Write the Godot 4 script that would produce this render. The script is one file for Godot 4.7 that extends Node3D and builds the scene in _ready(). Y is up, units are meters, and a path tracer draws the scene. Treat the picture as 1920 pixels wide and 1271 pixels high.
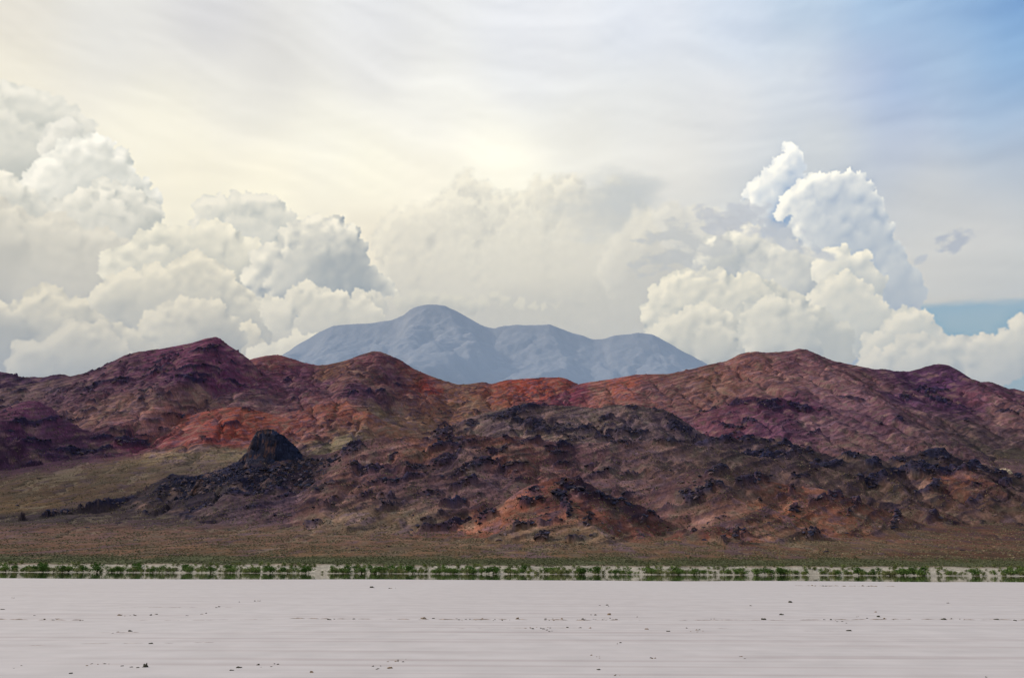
extends Node3D
# A salt flat, a sheet of shimmering water with a row of green shrubs, desert hills and one far blue mountain under heaped clouds.

func _ready() -> void:
	var cam := Camera3D.new()
	cam.name = "camera"
	cam.fov = 46.0
	cam.near = 0.2
	cam.far = 60000.0
	cam.position = Vector3(0, 1.1, 0)
	cam.rotation = Vector3(0.283691, 0.0, 0.003906)
	add_child(cam)
	cam.current = true
	var env := Environment.new()
	env.background_mode = Environment.BG_SKY
	var sky := Sky.new()
	var pano := PanoramaSkyMaterial.new()
	pano.panorama = computed_sky()
	pano.energy_multiplier = 1.0
	sky.sky_material = pano
	env.sky = sky
	env.sky_rotation = Vector3(0, PI, 0)
	env.tonemap_mode = Environment.TONE_MAPPER_LINEAR
	env.tonemap_exposure = 1.1
	env.sdfgi_enabled = true
	env.ssao_enabled = true
	env.ssil_enabled = true
	env.volumetric_fog_enabled = true
	env.volumetric_fog_density = 0.0
	var around := WorldEnvironment.new()
	around.name = "world"
	around.environment = env
	add_child(around)
	var sun := DirectionalLight3D.new()
	sun.name = "sun"
	sun.light_energy = 1.05
	sun.light_color = Color(1.0, 0.96, 0.9)
	sun.light_angular_distance = 2.0
	sun.shadow_enabled = true
	sun.sky_mode = DirectionalLight3D.SKY_MODE_LIGHT_ONLY
	add_child(sun)
	sun.look_at_from_position(Vector3.ZERO, -Vector3(-0.80, 0.62, -0.30), Vector3.UP)
	build_flat()
	build_far_mountain()
	build_land()
	build_butte()
	build_scrub()
	build_boulders()
	build_shrubs()
	build_thicket()
	build_salt_ridges()
	build_clods()
	build_haze()

# ---------------------------------------------------------------- sky: air and clouds only, computed as radiance over the whole sphere
const SKY_W := 4096
const SKY_H := 2048
const TPD := 4096.0 / 360.0   # texels per degree
var sky_px := PackedFloat32Array()

func lin(c: Color) -> Color:
	return c.srgb_to_linear()

func noise(sd: int, freq: float, oct: int, kind := FastNoiseLite.TYPE_SIMPLEX_SMOOTH, fractal := FastNoiseLite.FRACTAL_FBM) -> FastNoiseLite:
	var n := FastNoiseLite.new()
	n.seed = sd
	n.noise_type = kind
	n.frequency = freq
	n.fractal_type = fractal if oct > 1 else FastNoiseLite.FRACTAL_NONE
	n.fractal_octaves = oct
	return n

# the veil of high cloud and the blue behind it, a smooth field through these directions (azimuth, elevation, colour)
func veil() -> Image:
	var pts := [-37.2,32.0,215,212,205, -36.6,29.2,228,225,212, -30.8,33.1,222,222,220, -23.9,35.7,212,212,215, -19.6,33.3,214,213,211, -11.7,38.0,225,226,228, -11.5,34.7,222,222,222, -26.4,27.9,238,236,222, -21.2,30.6,232,231,224, -15.2,29.4,245,244,232, -10.9,27.3,252,250,232, -1.3,27.0,255,253,238, -1.3,27.4,255,254,240, -6.8,27.6,254,250,234, -18.8,26.1,252,248,228, -24.3,25.6,245,241,222, -7.0,31.2,238,238,233, 1.7,35.2,225,227,230, 1.7,37.9,228,230,235, 10.6,36.8,218,223,232, 10.3,32.1,226,228,228, 5.9,29.5,232,232,226, 12.1,28.4,225,225,222, 16.5,31.5,220,222,225, 19.0,36.1,205,215,230, 23.0,36.4,182,202,222, 28.5,35.1,154,184,216, 33.5,33.5,132,166,206, 36.6,32.8,106,150,202, 36.0,29.9,120,160,206, 31.4,31.2,160,184,212, 28.8,30.4,124,156,206, 26.8,31.0,185,195,218, 22.6,32.9,205,212,222, 33.9,27.0,142,170,208, 29.0,27.2,178,189,213, 24.2,28.2,206,211,214, 34.2,23.7,176,188,206, 30.2,23.9,204,206,208, 32.9,21.0,206,206,206, 29.3,18.3,208,208,206, 33.7,17.2,202,204,204, -10.7,22.9,240,233,214, -8.4,18.9,215,210,196, -33.9,17.9,215,208,190, -32.0,13.3,205,196,176, -21.3,15.0,208,204,188, 1.6,17.6,222,219,204, 17.0,15.5,205,208,200, 28.8,14.3,205,205,195, 33.0,12.4,205,202,190, -39.6,22.9,222,220,210, 40.1,24.6,105,142,200, 38.7,17.2,180,195,205]
	pts.append_array([-70,30,222,221,216, -110,35,212,214,218, -150,30,200,206,216, 180,30,190,200,216, 150,35,180,194,216, 115,35,165,186,216, 80,30,140,170,212, -60,8,205,198,182, -110,8,200,200,196, -160,8,196,200,202, 160,8,190,198,204, 110,8,188,198,204, 65,8,190,198,204, 0,60,214,218,226, -60,60,214,217,222, 70,60,130,162,212, 180,60,160,182,216, 120,65,150,174,214, 0,88,180,196,220])
	var n := pts.size() / 5
	var dirs: Array[Vector3] = []
	var cols: Array[Vector3] = []
	for i in n:
		var a := deg_to_rad(pts[i * 5])
		var e := deg_to_rad(pts[i * 5 + 1])
		dirs.append(Vector3(sin(a) * cos(e), sin(e), -cos(a) * cos(e)))
		var c := lin(Color8(pts[i * 5 + 2], pts[i * 5 + 3], pts[i * 5 + 4]))
		cols.append(Vector3(c.r, c.g, c.b))
	var w := 256
	var h := 128
	var data := PackedFloat32Array()
	data.resize(w * h * 3)
	for y in h:
		var e := (0.5 - (y + 0.5) / h) * PI
		for x in w:
			var a := (x + 0.5) / w * TAU - PI
			var d := Vector3(sin(a) * cos(e), sin(e), -cos(a) * cos(e))
			var s := Vector3.ZERO
			var t := 0.0
			for k in n:
				var q := 1.0 - d.dot(dirs[k]) + 0.0012
				var wt := 1.0 / (q * q)
				s += cols[k] * wt
				t += wt
			s /= t
			var o := (y * w + x) * 3
			data[o] = s.x
			data[o + 1] = s.y
			data[o + 2] = s.z
	return Image.create_from_data(w, h, false, Image.FORMAT_RGBF, data.to_byte_array())

# wind-drawn streaks in the veil
func streaks(im: Image) -> Image:
	im.resize(1024, 512, Image.INTERPOLATE_CUBIC)
	var px := im.get_data().to_float32_array()
	var n1 := noise(11, 1.0, 5)
	var n2 := noise(12, 1.0, 3)
	for y in 256:
		var e := (0.5 - (y + 0.5) / 512.0) * 180.0
		for x in 1024:
			var a := x / 1024.0 * 360.0 - 180.0
			var warp := n2.get_noise_2d(a * 0.03 + 5.0, e * 0.06) * 2.5
			var rise := e + a * 0.10 + warp
			var s := n1.get_noise_2d(a * 0.022, rise * 0.2)
			var f := n1.get_noise_2d(a * 0.09 + 40.0, rise * 0.8)
			var o := (y * 1024 + x) * 3
			var blue := clampf((px[o + 2] - px[o]) * 2.2, 0.0, 1.0)   # where the veil is thin the streaks open on the blue
			var k := s * 0.08 + f * 0.045
			px[o] *= 1.0 + k * (1.0 + blue * 2.0)
			px[o + 1] *= 1.0 + k * (1.0 + blue * 1.5)
			px[o + 2] *= 1.0 + k * (1.0 + blue * 0.55)
	im = Image.create_from_data(1024, 512, false, Image.FORMAT_RGBF, px.to_byte_array())
	im.resize(SKY_W, SKY_H, Image.INTERPOLATE_CUBIC)
	return im

func blurred(a: PackedFloat32Array, w: int, h: int, halvings: int) -> PackedFloat32Array:
	var im := Image.create_from_data(w, h, false, Image.FORMAT_RF, a.to_byte_array())
	for i in halvings:
		im.resize(maxi(im.get_width() / 2, 1), maxi(im.get_height() / 2, 1), Image.INTERPOLATE_BILINEAR)
	im.resize(w, h, Image.INTERPOLATE_CUBIC)
	return im.get_data().to_float32_array()

# One cumulus: lobes (azimuth, elevation, radius in degrees) that sprout smaller and smaller puffs; what they cover is lit by the sun from the upper left and shaded by its own bulges.
func cumulus(lobes: Array, sd: int, lit: Color, shade: Color, o := {}) -> void:
	var rng := RandomNumberGenerator.new()
	rng.seed = sd
	var soft: float = o.get("soft", 1.0)
	var dense: float = o.get("dense", 1.0)
	var crisp: int = o.get("levels", 3)
	var low: Color = lin(o.get("low", Color8(205, 201, 186)))
	var low_el: float = o.get("low_el", 10.0)
	var low_span: float = o.get("low_span", 8.0)
	var low_most: float = o.get("low_most", 0.75) * 0.62
	var gain: float = 0.5 * float(o.get("gain", 1.0))
	var bias: float = o.get("bias", 0.0)
	var lit_l := lin(lit)
	var shade_l := lin(shade.darkened(0.045))
	var n := lobes.size() / 3
	var lo := Vector2(1e9, 1e9)
	var hi := Vector2(-1e9, -1e9)
	for i in n:
		var r: float = lobes[i * 3 + 2] * 1.9 + 1.2
		lo = lo.min(Vector2(lobes[i * 3] - r * 1.25, lobes[i * 3 + 1] - r))
		hi = hi.max(Vector2(lobes[i * 3] + r * 1.25, lobes[i * 3 + 1] + r))
	lo.y = maxf(lo.y, -2.0)
	var w := int(ceil((hi.x - lo.x) * TPD / 32.0)) * 32
	var h := int(ceil((hi.y - lo.y) * TPD / 32.0)) * 32
	var top := lo.y + h / TPD
	# puffs
	var px := PackedFloat32Array()
	var py := PackedFloat32Array()
	var pz := PackedFloat32Array()
	var pr := PackedFloat32Array()
	var first := 0
	for i in n:
		px.append((lobes[i * 3] - lo.x) * TPD)
		py.append((top - lobes[i * 3 + 1]) * TPD)
		pz.append((rng.randf_range(-0.5, 0.9) * lobes[i * 3 + 2] + (hi.y - lobes[i * 3 + 1]) * 0.3) * TPD)
		pr.append(lobes[i * 3 + 2] * TPD)
	for level in crisp:
		var last := px.size()
		for i in range(first, last):
			if pr[i] < 2.2:
				continue
			var many: int = [13, 12, 9][mini(level, 2)]
			for k in many:
				var turn := rng.randf() * TAU
				var up := rng.randf_range(-0.15, 1.0)
				var flat := sqrt(maxf(0.0, 1.0 - up * up))
				var dx := cos(turn) * flat
				var dy := sin(turn) * flat
				if dy > 0.35 and rng.randf() < 0.5:
					dy = -dy
				var r: float = pr[i] * rng.randf_range(0.2, 0.46)
				px.append(px[i] + dx * pr[i] * 0.86)
				py.append(py[i] + dy * pr[i] * 0.86)
				pz.append(pz[i] + up * pr[i] * 0.8)
				pr.append(r)
		first = last
	var z := PackedFloat32Array()
	z.resize(w * h)
	z.fill(-1000.0)
	var stretch := 1.0 / cos(deg_to_rad((lo.y + top) * 0.5))
	for i in px.size():
		var r := pr[i]
		var r2 := r * r
		var cx := px[i]
		var cy := py[i]
		var y0 := maxi(int(cy - r), 0)
		var y1 := mini(int(cy + r) + 1, h - 1)
		var zi := pz[i]
		for y in range(y0, y1 + 1):
			var dy := y - cy
			var left := r2 - dy * dy
			if left <= 0.0:
				continue
			var span := sqrt(left) * stretch
			var x1 := mini(int(cx + span), w - 1)
			for x in range(maxi(int(cx - span) + 1, 0), x1 + 1):
				var dx := (x - cx) / stretch
				var t := zi + sqrt(maxf(left - dx * dx, 0.0))
				var at := y * w + x
				if t > z[at]:
					z[at] = t
	# the air tears the round puffs out of shape
	var wx := noise(sd + 3, 0.08, 3)
	var wy := noise(sd + 4, 0.08, 3)
	var torn := z.duplicate()
	var tear: float = o.get("tear", 3.4)
	for y in h:
		for x in w:
			var sx := clampi(int(x + wx.get_noise_2d(x, y) * tear), 0, w - 1)
			var sy := clampi(int(y + wy.get_noise_2d(x, y) * tear), 0, h - 1)
			torn[y * w + x] = z[sy * w + sx]
	z = torn
	var m := PackedFloat32Array()
	m.resize(w * h)
	for i in w * h:
		if z[i] > -999.0:
			m[i] = 1.0
		else:
			z[i] = 0.0
	# heights at several scales, blurred inside the cloud only
	var scales: Array[PackedFloat32Array] = []
	var covers: Array[PackedFloat32Array] = []
	for s in [1, 2, 3, 5]:
		var b := blurred(z, w, h, s)
		var c := blurred(m, w, h, s)
		for i in w * h:
			b[i] = b[i] / maxf(c[i], 0.04)
		scales.append(b)
		covers.append(c)
	var z1 := scales[0]
	var z2 := scales[1]
	var z3 := scales[2]
	var z5 := scales[3]
	var c1 := covers[0]
	var c2 := covers[1]
	var c3 := covers[2]
	var c5 := covers[3]
	var rim: float = o.get("rim", 0.4)
	var nz := noise(sd + 7, 0.09, 4)
	var fine := noise(sd + 8, 0.3, 2)
	var L := Vector3(-0.60, 0.74, 0.24).normalized()
	var wide := blurred(m, w, h, 2 if soft > 1.6 else 1) if soft > 1.2 else c1
	for y in range(2, h - 2):
		var el := top - (y + 0.5) / TPD
		var row := int((0.5 - el / 180.0) * SKY_H)
		if row < 0 or row >= SKY_H:
			continue
		var fade := clampf(1.0 - (el - low_el) / low_span, 0.0, 1.0) * low_most
		for x in range(2, w - 2):
			var i := y * w + x
			var cov := wide[i] if soft > 1.2 else 0.45 * m[i] + 0.55 * c1[i]
			if cov < 0.02:
				continue
			var e := nz.get_noise_2d(x, y)
			var a := smoothstep(0.5 - 0.36 * soft, 0.5 + 0.3 * soft, cov + e * (0.16 + 0.12 * soft) + fine.get_noise_2d(x, y) * 0.12) * dense
			if a < 0.004:
				continue
			var g1 := Vector2(z1[i + 1] - z1[i - 1], z1[i - w] - z1[i + w]) * 0.5
			var g2 := Vector2(z2[i + 2] - z2[i - 2], z2[i - 2 * w] - z2[i + 2 * w]) * 0.25
			var g3 := Vector2(z3[i + 2] - z3[i - 2], z3[i - 2 * w] - z3[i + 2 * w]) * 0.25
			var g5 := Vector2(z5[i + 2] - z5[i - 2], z5[i - 2 * w] - z5[i + 2 * w]) * 0.25
			var n1 := Vector3(-g1.x, -g1.y, 1.6).normalized().dot(L)
			var n2 := Vector3(-g2.x, -g2.y, 1.1).normalized().dot(L)
			var n3 := Vector3(-g3.x, -g3.y, 0.7).normalized().dot(L)
			var n5 := Vector3(-g5.x, -g5.y, 0.28).normalized().dot(L)
			var bump := clampf((z1[i] - z3[i]) * 0.075, -0.4, 0.35) + clampf((z2[i] - z5[i]) * 0.02, -0.35, 0.3)
			var thin := clampf(1.0 - c3[i], 0.0, 0.6)
			# bulges nearer the sun throw their shade down and to the right
			var dark := 0.0
			var close := 0.0
			for step in [3, 7, 13, 22, 36]:
				var jx := x - int(step * 0.63)
				var jy := y - int(step * 0.77)
				if jx < 0 or jy < 0:
					break
				var j := jy * w + jx
				if m[j] < 0.5:
					continue
				var over: float = (z2[j] - z2[i]) / step - 0.12
				if step < 8:
					close = maxf(close, over)
				dark = maxf(dark, over)
			dark = clampf(dark * 0.75 + close * 0.25, 0.0, 1.0)
			var form := smoothstep(-0.30, 0.85, 0.42 * n3 + 0.6 * n5 + bias + thin * 0.5 * clampf(n3 + 0.3, 0.0, 1.0) + 0.12)
			form *= 1.0 - 0.7 * dark
			# how much cloud the light has come through on its way here
			var k5 := maxi(y - 11, 0) * w + maxi(x - 9, 0)
			var k3 := maxi(y - 5, 0) * w + maxi(x - 4, 0)
			var open := clampf(1.15 - c5[k5] * 0.62 - c3[k3] * 0.62, 0.0, 1.0)
			form = clampf(form * (0.62 - 0.25 * rim) + open * (0.75 + 0.35 * rim) + 0.02, 0.0, 1.15)
			var t := form * 0.88 + gain * (0.12 + 0.7 * form) * (0.30 * (n1 - n3) + 0.75 * (n2 - n3) + bump * 1.3) + e * 0.04
			t = clampf(t, 0.0, 1.0)
			var c := shade_l.lerp(lit_l, t)
			if fade > 0.0:
				c = c.lerp(low.lerp(lit_l, t * 0.35), fade)
			var col := posmod(int(floor((lo.x * TPD) + x)) + SKY_W / 2, SKY_W)
			var p := (row * SKY_W + col) * 3
			sky_px[p] += (c.r - sky_px[p]) * a
			sky_px[p + 1] += (c.g - sky_px[p + 1]) * a
			sky_px[p + 2] += (c.b - sky_px[p + 2]) * a

# A ragged scrap or sheet of cloud: an ellipse of torn noise.
func scrap(at: Vector2, rx: float, ry: float, tilt: float, color: Color, dense: float, sd: int, tear := 1.0, grain := 0.9) -> void:
	var c := lin(color)
	var n := noise(sd, grain, 5)
	var ca := cos(deg_to_rad(tilt))
	var sa := sin(deg_to_rad(tilt))
	var far := maxf(rx, ry) * 1.5
	for row in range(int((0.5 - (at.y + far) / 180.0) * SKY_H), int((0.5 - (at.y - far) / 180.0) * SKY_H)):
		var el := (0.5 - (row + 0.5) / SKY_H) * 180.0
		for k in range(int((at.x - far * 1.3) * TPD), int((at.x + far * 1.3) * TPD)):
			var az := (k + 0.5) / TPD
			var dx := (az - at.x) * cos(deg_to_rad(el))
			var dy := el - at.y
			var u := (dx * ca + dy * sa) / rx
			var v := (-dx * sa + dy * ca) / ry
			var d := u * u + v * v
			if d > 2.2:
				continue
			var f := n.get_noise_2d((dx * ca + dy * sa) * 0.7, (-dx * sa + dy * ca) * 1.3)
			var a := smoothstep(-0.05, 0.95, 1.0 - d * 0.75 + f * 2.0 * tear - 0.1) * dense
			if a <= 0.003:
				continue
			var p := (row * SKY_W + posmod(k + SKY_W / 2, SKY_W)) * 3
			var shade := 1.0 + f * 0.10
			sky_px[p] += (c.r * shade - sky_px[p]) * a
			sky_px[p + 1] += (c.g * shade - sky_px[p + 1]) * a
			sky_px[p + 2] += (c.b * shade - sky_px[p + 2]) * a

# the strip of clear blue under the edge of the high veil, low on the right
func clear_strip() -> void:
	var n := noise(31, 0.22, 4)
	for row in range(int((0.5 - 22.0 / 180.0) * SKY_H), int(0.5 * SKY_H)):
		var el := (0.5 - (row + 0.5) / SKY_H) * 180.0
		for k in range(int(24.0 * TPD), int(80.0 * TPD)):
			var az := (k + 0.5) / TPD
			var edge := 16.55 - (az - 32.0) * 0.10 + n.get_noise_2d(az, el * 3.0) * 0.25
			var a := smoothstep(0.0, 0.55, edge - el) * smoothstep(24.0, 28.0, az) * (1.0 - smoothstep(60.0, 80.0, az))
			if a <= 0.0:
				continue
			var depth := clampf((edge - el) / 5.0, 0.0, 1.0)
			var c := lin(Color8(138, 172, 196)).lerp(lin(Color8(160, 186, 188)), depth)
			var p := (row * SKY_W + k + SKY_W / 2) * 3
			sky_px[p] += (c.r - sky_px[p]) * a
			sky_px[p + 1] += (c.g - sky_px[p + 1]) * a
			sky_px[p + 2] += (c.b - sky_px[p + 2]) * a

func computed_sky() -> ImageTexture:
	sky_px = streaks(veil()).get_data().to_float32_array()
	clear_strip()
	# soft grey masses in the middle distance
	cumulus([-3.61,26.07,1.61, -8.23,22.89,2.30, -4.58,23.61,2.87, -0.44,23.50,3.25, 3.70,24.04,3.25, 7.43,24.66,2.30, 6.49,20.95,4.21, 0.80,20.29,4.21, -4.05,19.08,3.83, -8.84,18.90,2.68, 9.61,18.93,3.44, 1.60,16.85,3.44, 9.47,15.91,3.06, 5.60,17.55,3.83], 101, Color8(240, 236, 220), Color8(203, 202, 194), {"soft": 2.4, "dense": 0.85, "low_el": 13.0, "low_span": 9.0, "low": Color8(216, 211, 196), "gain": 0.9})
	scrap(Vector2(7.46, 25.59), 4.2, 2.4, 4.0, Color8(191, 195, 196), 0.75, 201, 0.35, 0.25)
	scrap(Vector2(9.53, 25.95), 2.2, 1.5, 8.0, Color8(188, 193, 196), 0.55, 202, 0.3, 0.3)
	cumulus([11.88,24.39,1.07, 13.43,23.72,1.38, 14.96,23.03,1.53, 10.98,22.60,2.30, 14.03,20.89,2.68, 8.91,21.22,2.30], 102, Color8(236, 233, 220), Color8(208, 207, 200), {"soft": 2.0, "dense": 0.6, "low_el": 12.0, "gain": 0.9})
	# the tall tower on the left, the hazier head behind it first
	cumulus([-35.27,26.45,1.99, -33.54,27.12,1.53, -32.08,26.66,1.38, -35.00,24.20,2.37, -33.19,24.34,2.14, -36.91,24.95,2.68, -37.58,22.54,3.44, -34.03,22.17,2.30], 111, Color8(230, 229, 221), Color8(192, 196, 191), {"soft": 1.3, "dense": 0.95, "low_el": 20.0, "low_span": 5.0, "low": Color8(214, 211, 200)})
	cumulus([-32.83,26.20,0.84, -32.18,26.50,0.92, -31.56,26.26,0.84, -32.21,25.57,1.15], 112, Color8(232, 231, 224), Color8(198, 201, 196), {"soft": 1.1, "levels": 2})
	cumulus([-32.93,23.75,1.15, -32.43,24.46,1.15, -31.45,25.26,1.22, -30.18,25.90,1.00, -29.11,25.47,1.00, -30.32,24.36,1.84, -31.84,22.84,1.91, -28.38,24.27,1.07, -27.45,24.35,0.69, -29.16,23.25,1.53, -26.37,23.80,0.54], 113, Color8(250, 249, 242), Color8(188, 193, 188), {"gain": 1.1, "low_el": 20.0, "low_span": 4.0, "low_most": 0.4})
	cumulus([-34.52,21.56,1.00, -33.72,21.25,1.15, -34.55,20.08,1.68, -32.83,20.46,1.68, -35.99,20.07,2.68], 114, Color8(240, 238, 228), Color8(196, 198, 190), {"soft": 1.3, "low_el": 18.5, "low_span": 4.0, "low": Color8(210, 206, 192)})
	cumulus([-31.27,21.86,1.00, -30.50,22.46,1.07, -29.12,22.99,1.22, -27.76,22.78,1.22, -26.60,23.00,0.77, -25.94,22.49,0.46, -26.75,21.65,1.38, -30.98,20.51,1.84, -28.60,20.63,2.45, -27.00,19.87,1.84, -29.76,18.71,2.68], 115, Color8(243, 241, 231), Color8(184, 188, 182), {"gain": 0.9, "low_el": 18.5, "low_span": 5.5, "low": Color8(204, 200, 186), "low_most": 0.8})
	cumulus([-33.53,19.31,1.91, -31.57,18.37,3.06, -28.36,17.91,3.06, -33.67,16.65,3.44, -30.51,15.52,4.21, -36.50,16.74,4.59, -26.49,18.56,1.53], 116, Color8(228, 224, 210), Color8(192, 190, 178), {"soft": 1.6, "low_el": 16.5, "low_span": 4.0, "low": Color8(202, 196, 180), "low_most": 0.9, "gain": 0.7})
	# the broad heap left of the middle
	cumulus([-22.53,23.48,0.92, -21.73,23.81,0.92, -20.85,24.16,0.84, -20.01,24.71,0.69, -19.24,24.60,0.69, -18.55,24.55,0.77, -17.75,24.14,0.69, -17.02,23.80,0.54, -20.35,23.01,1.61, -18.03,23.13,1.22, -22.11,22.40,1.38, -23.19,22.42,0.69, -19.46,21.69,1.91, -23.74,21.09,1.15], 121, Color8(240, 237, 224), Color8(186, 191, 187), {"soft": 1.0, "low_el": 18.0, "low_span": 4.5, "low_most": 0.6, "low": Color8(214, 210, 196)})
	cumulus([-26.40,20.84,0.84, -25.50,21.24,0.92, -24.30,21.36,1.00, -22.89,21.40,1.07, -21.86,21.80,1.15, -20.87,21.14,1.45, -25.32,19.97,1.68, -27.14,19.67,1.00, -22.87,19.80,1.91, -28.03,19.00,0.92, -19.71,20.57,1.53, -25.12,18.41,2.30], 122, Color8(244, 240, 222), Color8(192, 193, 183), {"low_el": 15.5, "low_span": 5.0, "low_most": 0.6, "low": Color8(208, 203, 188)})
	cumulus([-16.73,22.74,0.77, -15.90,23.34,0.69, -14.84,23.30,0.92, -13.47,23.36,0.92, -12.46,23.08,0.77, -11.66,22.40,0.54, -14.34,21.88,2.07, -12.35,21.49,1.15, -16.44,21.67,1.45, -17.67,20.62,1.38, -18.51,19.61,1.15, -15.53,19.92,2.30, -12.83,19.96,1.76, -10.89,20.28,0.77, -10.17,20.11,0.61, -9.44,19.70,0.46, -8.86,19.39,0.27], 123, Color8(247, 243, 228), Color8(168, 173, 173), {"gain": 1.15, "rim": 0.7, "bias": -0.12, "low_el": 13.6, "low_span": 4.0, "low_most": 0.6, "low": Color8(196, 194, 183)})
	cumulus([-24.16,18.90,1.15, -22.91,19.51,1.30, -21.95,19.49,0.92, -25.12,18.41,1.15, -26.11,18.27,1.07, -27.18,17.58,1.15, -28.06,16.93,1.15, -28.38,15.85,1.15, -25.27,16.98,2.14, -22.25,17.55,2.30, -20.44,17.22,1.68, -23.43,15.80,2.30, -18.95,16.64,1.53], 124, Color8(243, 237, 216), Color8(184, 183, 171), {"rim": 0.5, "low_el": 13.2, "low_span": 5.0, "low": Color8(196, 192, 178), "low_most": 0.7})
	cumulus([-31.99,16.29,0.92, -31.25,16.35,0.92, -32.64,15.35,1.07, -31.35,15.06,1.61, -30.09,15.76,1.07, -29.25,15.31,1.07, -32.16,13.60,1.91, -28.35,14.48,1.30, -29.92,13.58,1.91, -34.35,13.91,1.91, -35.58,13.07,2.30, -27.11,13.60,1.53, -24.59,14.25,1.91, -21.87,14.18,1.91, -19.48,14.77,1.53], 125, Color8(243, 235, 210), Color8(184, 181, 165), {"rim": 0.5, "low_el": 11.2, "low_span": 5.0, "low": Color8(194, 189, 173), "low_most": 0.7})
	cumulus([-25.09,15.53,1.00, -24.30,16.19,1.00, -23.18,16.54,1.07, -21.70,16.35,1.22, -20.65,15.82,1.00, -23.30,14.74,1.68, -21.22,14.60,1.68], 129, Color8(240, 233, 211), Color8(178, 176, 163), {"soft": 1.2, "low_el": 11.5, "low_span": 3.0, "low_most": 0.6, "low": Color8(194, 190, 174)})
	cumulus([-30.51,13.50,1.00, -29.77,14.21,1.00, -28.72,14.22,1.07, -27.61,13.71,1.00, -29.17,12.66,1.68, -31.76,12.00,1.53], 130, Color8(238, 230, 206), Color8(174, 171, 156), {"soft": 1.2, "low_el": 9.8, "low_span": 3.0, "low_most": 0.6, "low": Color8(190, 185, 168)})
	cumulus([-8.36,18.69,0.54, -7.33,18.97,0.61, -6.45,18.70,0.69, -5.06,19.05,0.54, -4.21,18.85,0.54, -3.23,18.57,0.61, -2.23,18.89,0.46, -1.23,19.44,0.46, -0.42,19.06,0.46, 0.60,18.84,0.38, 1.60,18.68,0.31, 2.41,18.60,0.23, 3.22,18.67,0.19, -10.38,18.25,0.92, -5.63,18.27,0.77], 126, Color8(222, 219, 204), Color8(180, 182, 178), {"soft": 1.3, "dense": 0.85, "low_el": 16.0, "low_span": 3.0, "low_most": 0.9, "low": Color8(208, 204, 190)})
	cumulus([-16.35,18.51,0.50, -15.82,18.85,0.57, -15.00,19.11,0.65, -14.15,18.92,0.57, -12.89,18.65,0.61, -11.68,19.03,0.46, -10.96,18.85,0.38, -15.55,17.99,0.77, -13.46,18.00,0.92, -11.55,18.21,0.69, -17.17,17.18,1.15, -14.13,16.69,1.68, -11.10,17.26,1.38], 127, Color8(241, 236, 218), Color8(190, 190, 180), {"soft": 1.1, "low_el": 15.2, "low_span": 3.0, "low_most": 0.85, "low": Color8(204, 200, 186)})
	cumulus([-18.33,14.07,0.77, -17.47,14.50,0.77, -16.59,14.83,0.77, -15.67,15.31,0.77, -14.62,15.68,0.61, -16.15,13.94,1.15], 128, Color8(250, 244, 222), Color8(226, 220, 202), {"soft": 1.1, "low_most": 0.0})
	# the tower on the right: a spire, the main head, its heaped foot
	cumulus([21.10,28.11,0.38, 21.50,27.70,0.50, 21.06,27.45,0.54, 20.54,27.22,0.57, 21.44,26.83,0.69, 19.60,26.57,0.61, 20.32,26.19,0.84, 18.52,25.76,0.61, 17.88,25.48,0.42, 19.20,25.28,1.07, 20.74,25.60,0.92, 19.86,24.30,1.30, 21.74,26.15,0.31], 131, Color8(255, 255, 250), Color8(150, 174, 208), {"soft": 0.7, "gain": 0.9, "rim": 0.5, "low_most": 0.0})
	cumulus([22.44,26.12,0.34, 22.90,25.69,0.65, 24.17,25.62,0.46, 24.88,25.57,0.46, 25.55,25.24,0.54, 26.28,24.93,0.34, 21.27,25.27,0.50, 20.65,24.69,0.57, 20.24,24.03,0.46, 21.95,24.71,1.22, 23.73,24.44,1.38, 25.48,24.21,1.03, 26.36,23.99,0.57, 22.64,22.84,1.76, 24.74,22.52,1.99, 26.27,22.27,0.92, 26.65,21.09,0.69, 25.54,20.64,1.84, 23.32,20.97,2.22, 26.88,19.74,0.92, 27.77,19.01,0.50, 28.19,18.25,0.57, 27.26,18.39,1.30, 26.08,18.21,1.84, 27.97,17.63,0.69, 26.23,16.79,1.84, 24.06,18.38,2.30, 24.08,15.54,2.68], 132, Color8(255, 255, 249), Color8(154, 172, 200), {"soft": 0.75, "gain": 1.0, "rim": 0.8, "bias": -0.3, "low_el": 17.0, "low_span": 8.0, "low": Color8(194, 199, 202), "low_most": 0.9})
	cumulus([16.81,22.12,1.07, 17.62,22.69,0.92, 15.66,22.15,1.22, 17.24,20.42,0.84, 18.43,21.14,0.84, 19.40,21.58,0.77, 20.23,20.65,1.30, 21.48,20.43,1.07, 17.70,19.21,1.68, 19.52,19.02,1.84, 21.17,19.20,1.30, 15.18,20.80,1.53, 21.79,18.30,0.77], 133, Color8(251, 248, 234), Color8(178, 184, 188), {"gain": 1.2, "rim": 0.4, "low_el": 14.5, "low_span": 4.0, "low": Color8(208, 207, 194), "low_most": 0.6})
	cumulus([23.12,20.75,0.61, 24.00,20.73,0.54, 22.40,20.38,0.46, 23.17,19.67,1.22, 24.35,19.34,1.38, 25.12,18.59,1.15, 23.53,18.27,1.38], 134, Color8(248, 245, 231), Color8(186, 193, 196), {"rim": 0.5, "low_el": 15.5, "low_span": 3.0, "low_most": 0.5, "low": Color8(204, 206, 198)})
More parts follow.
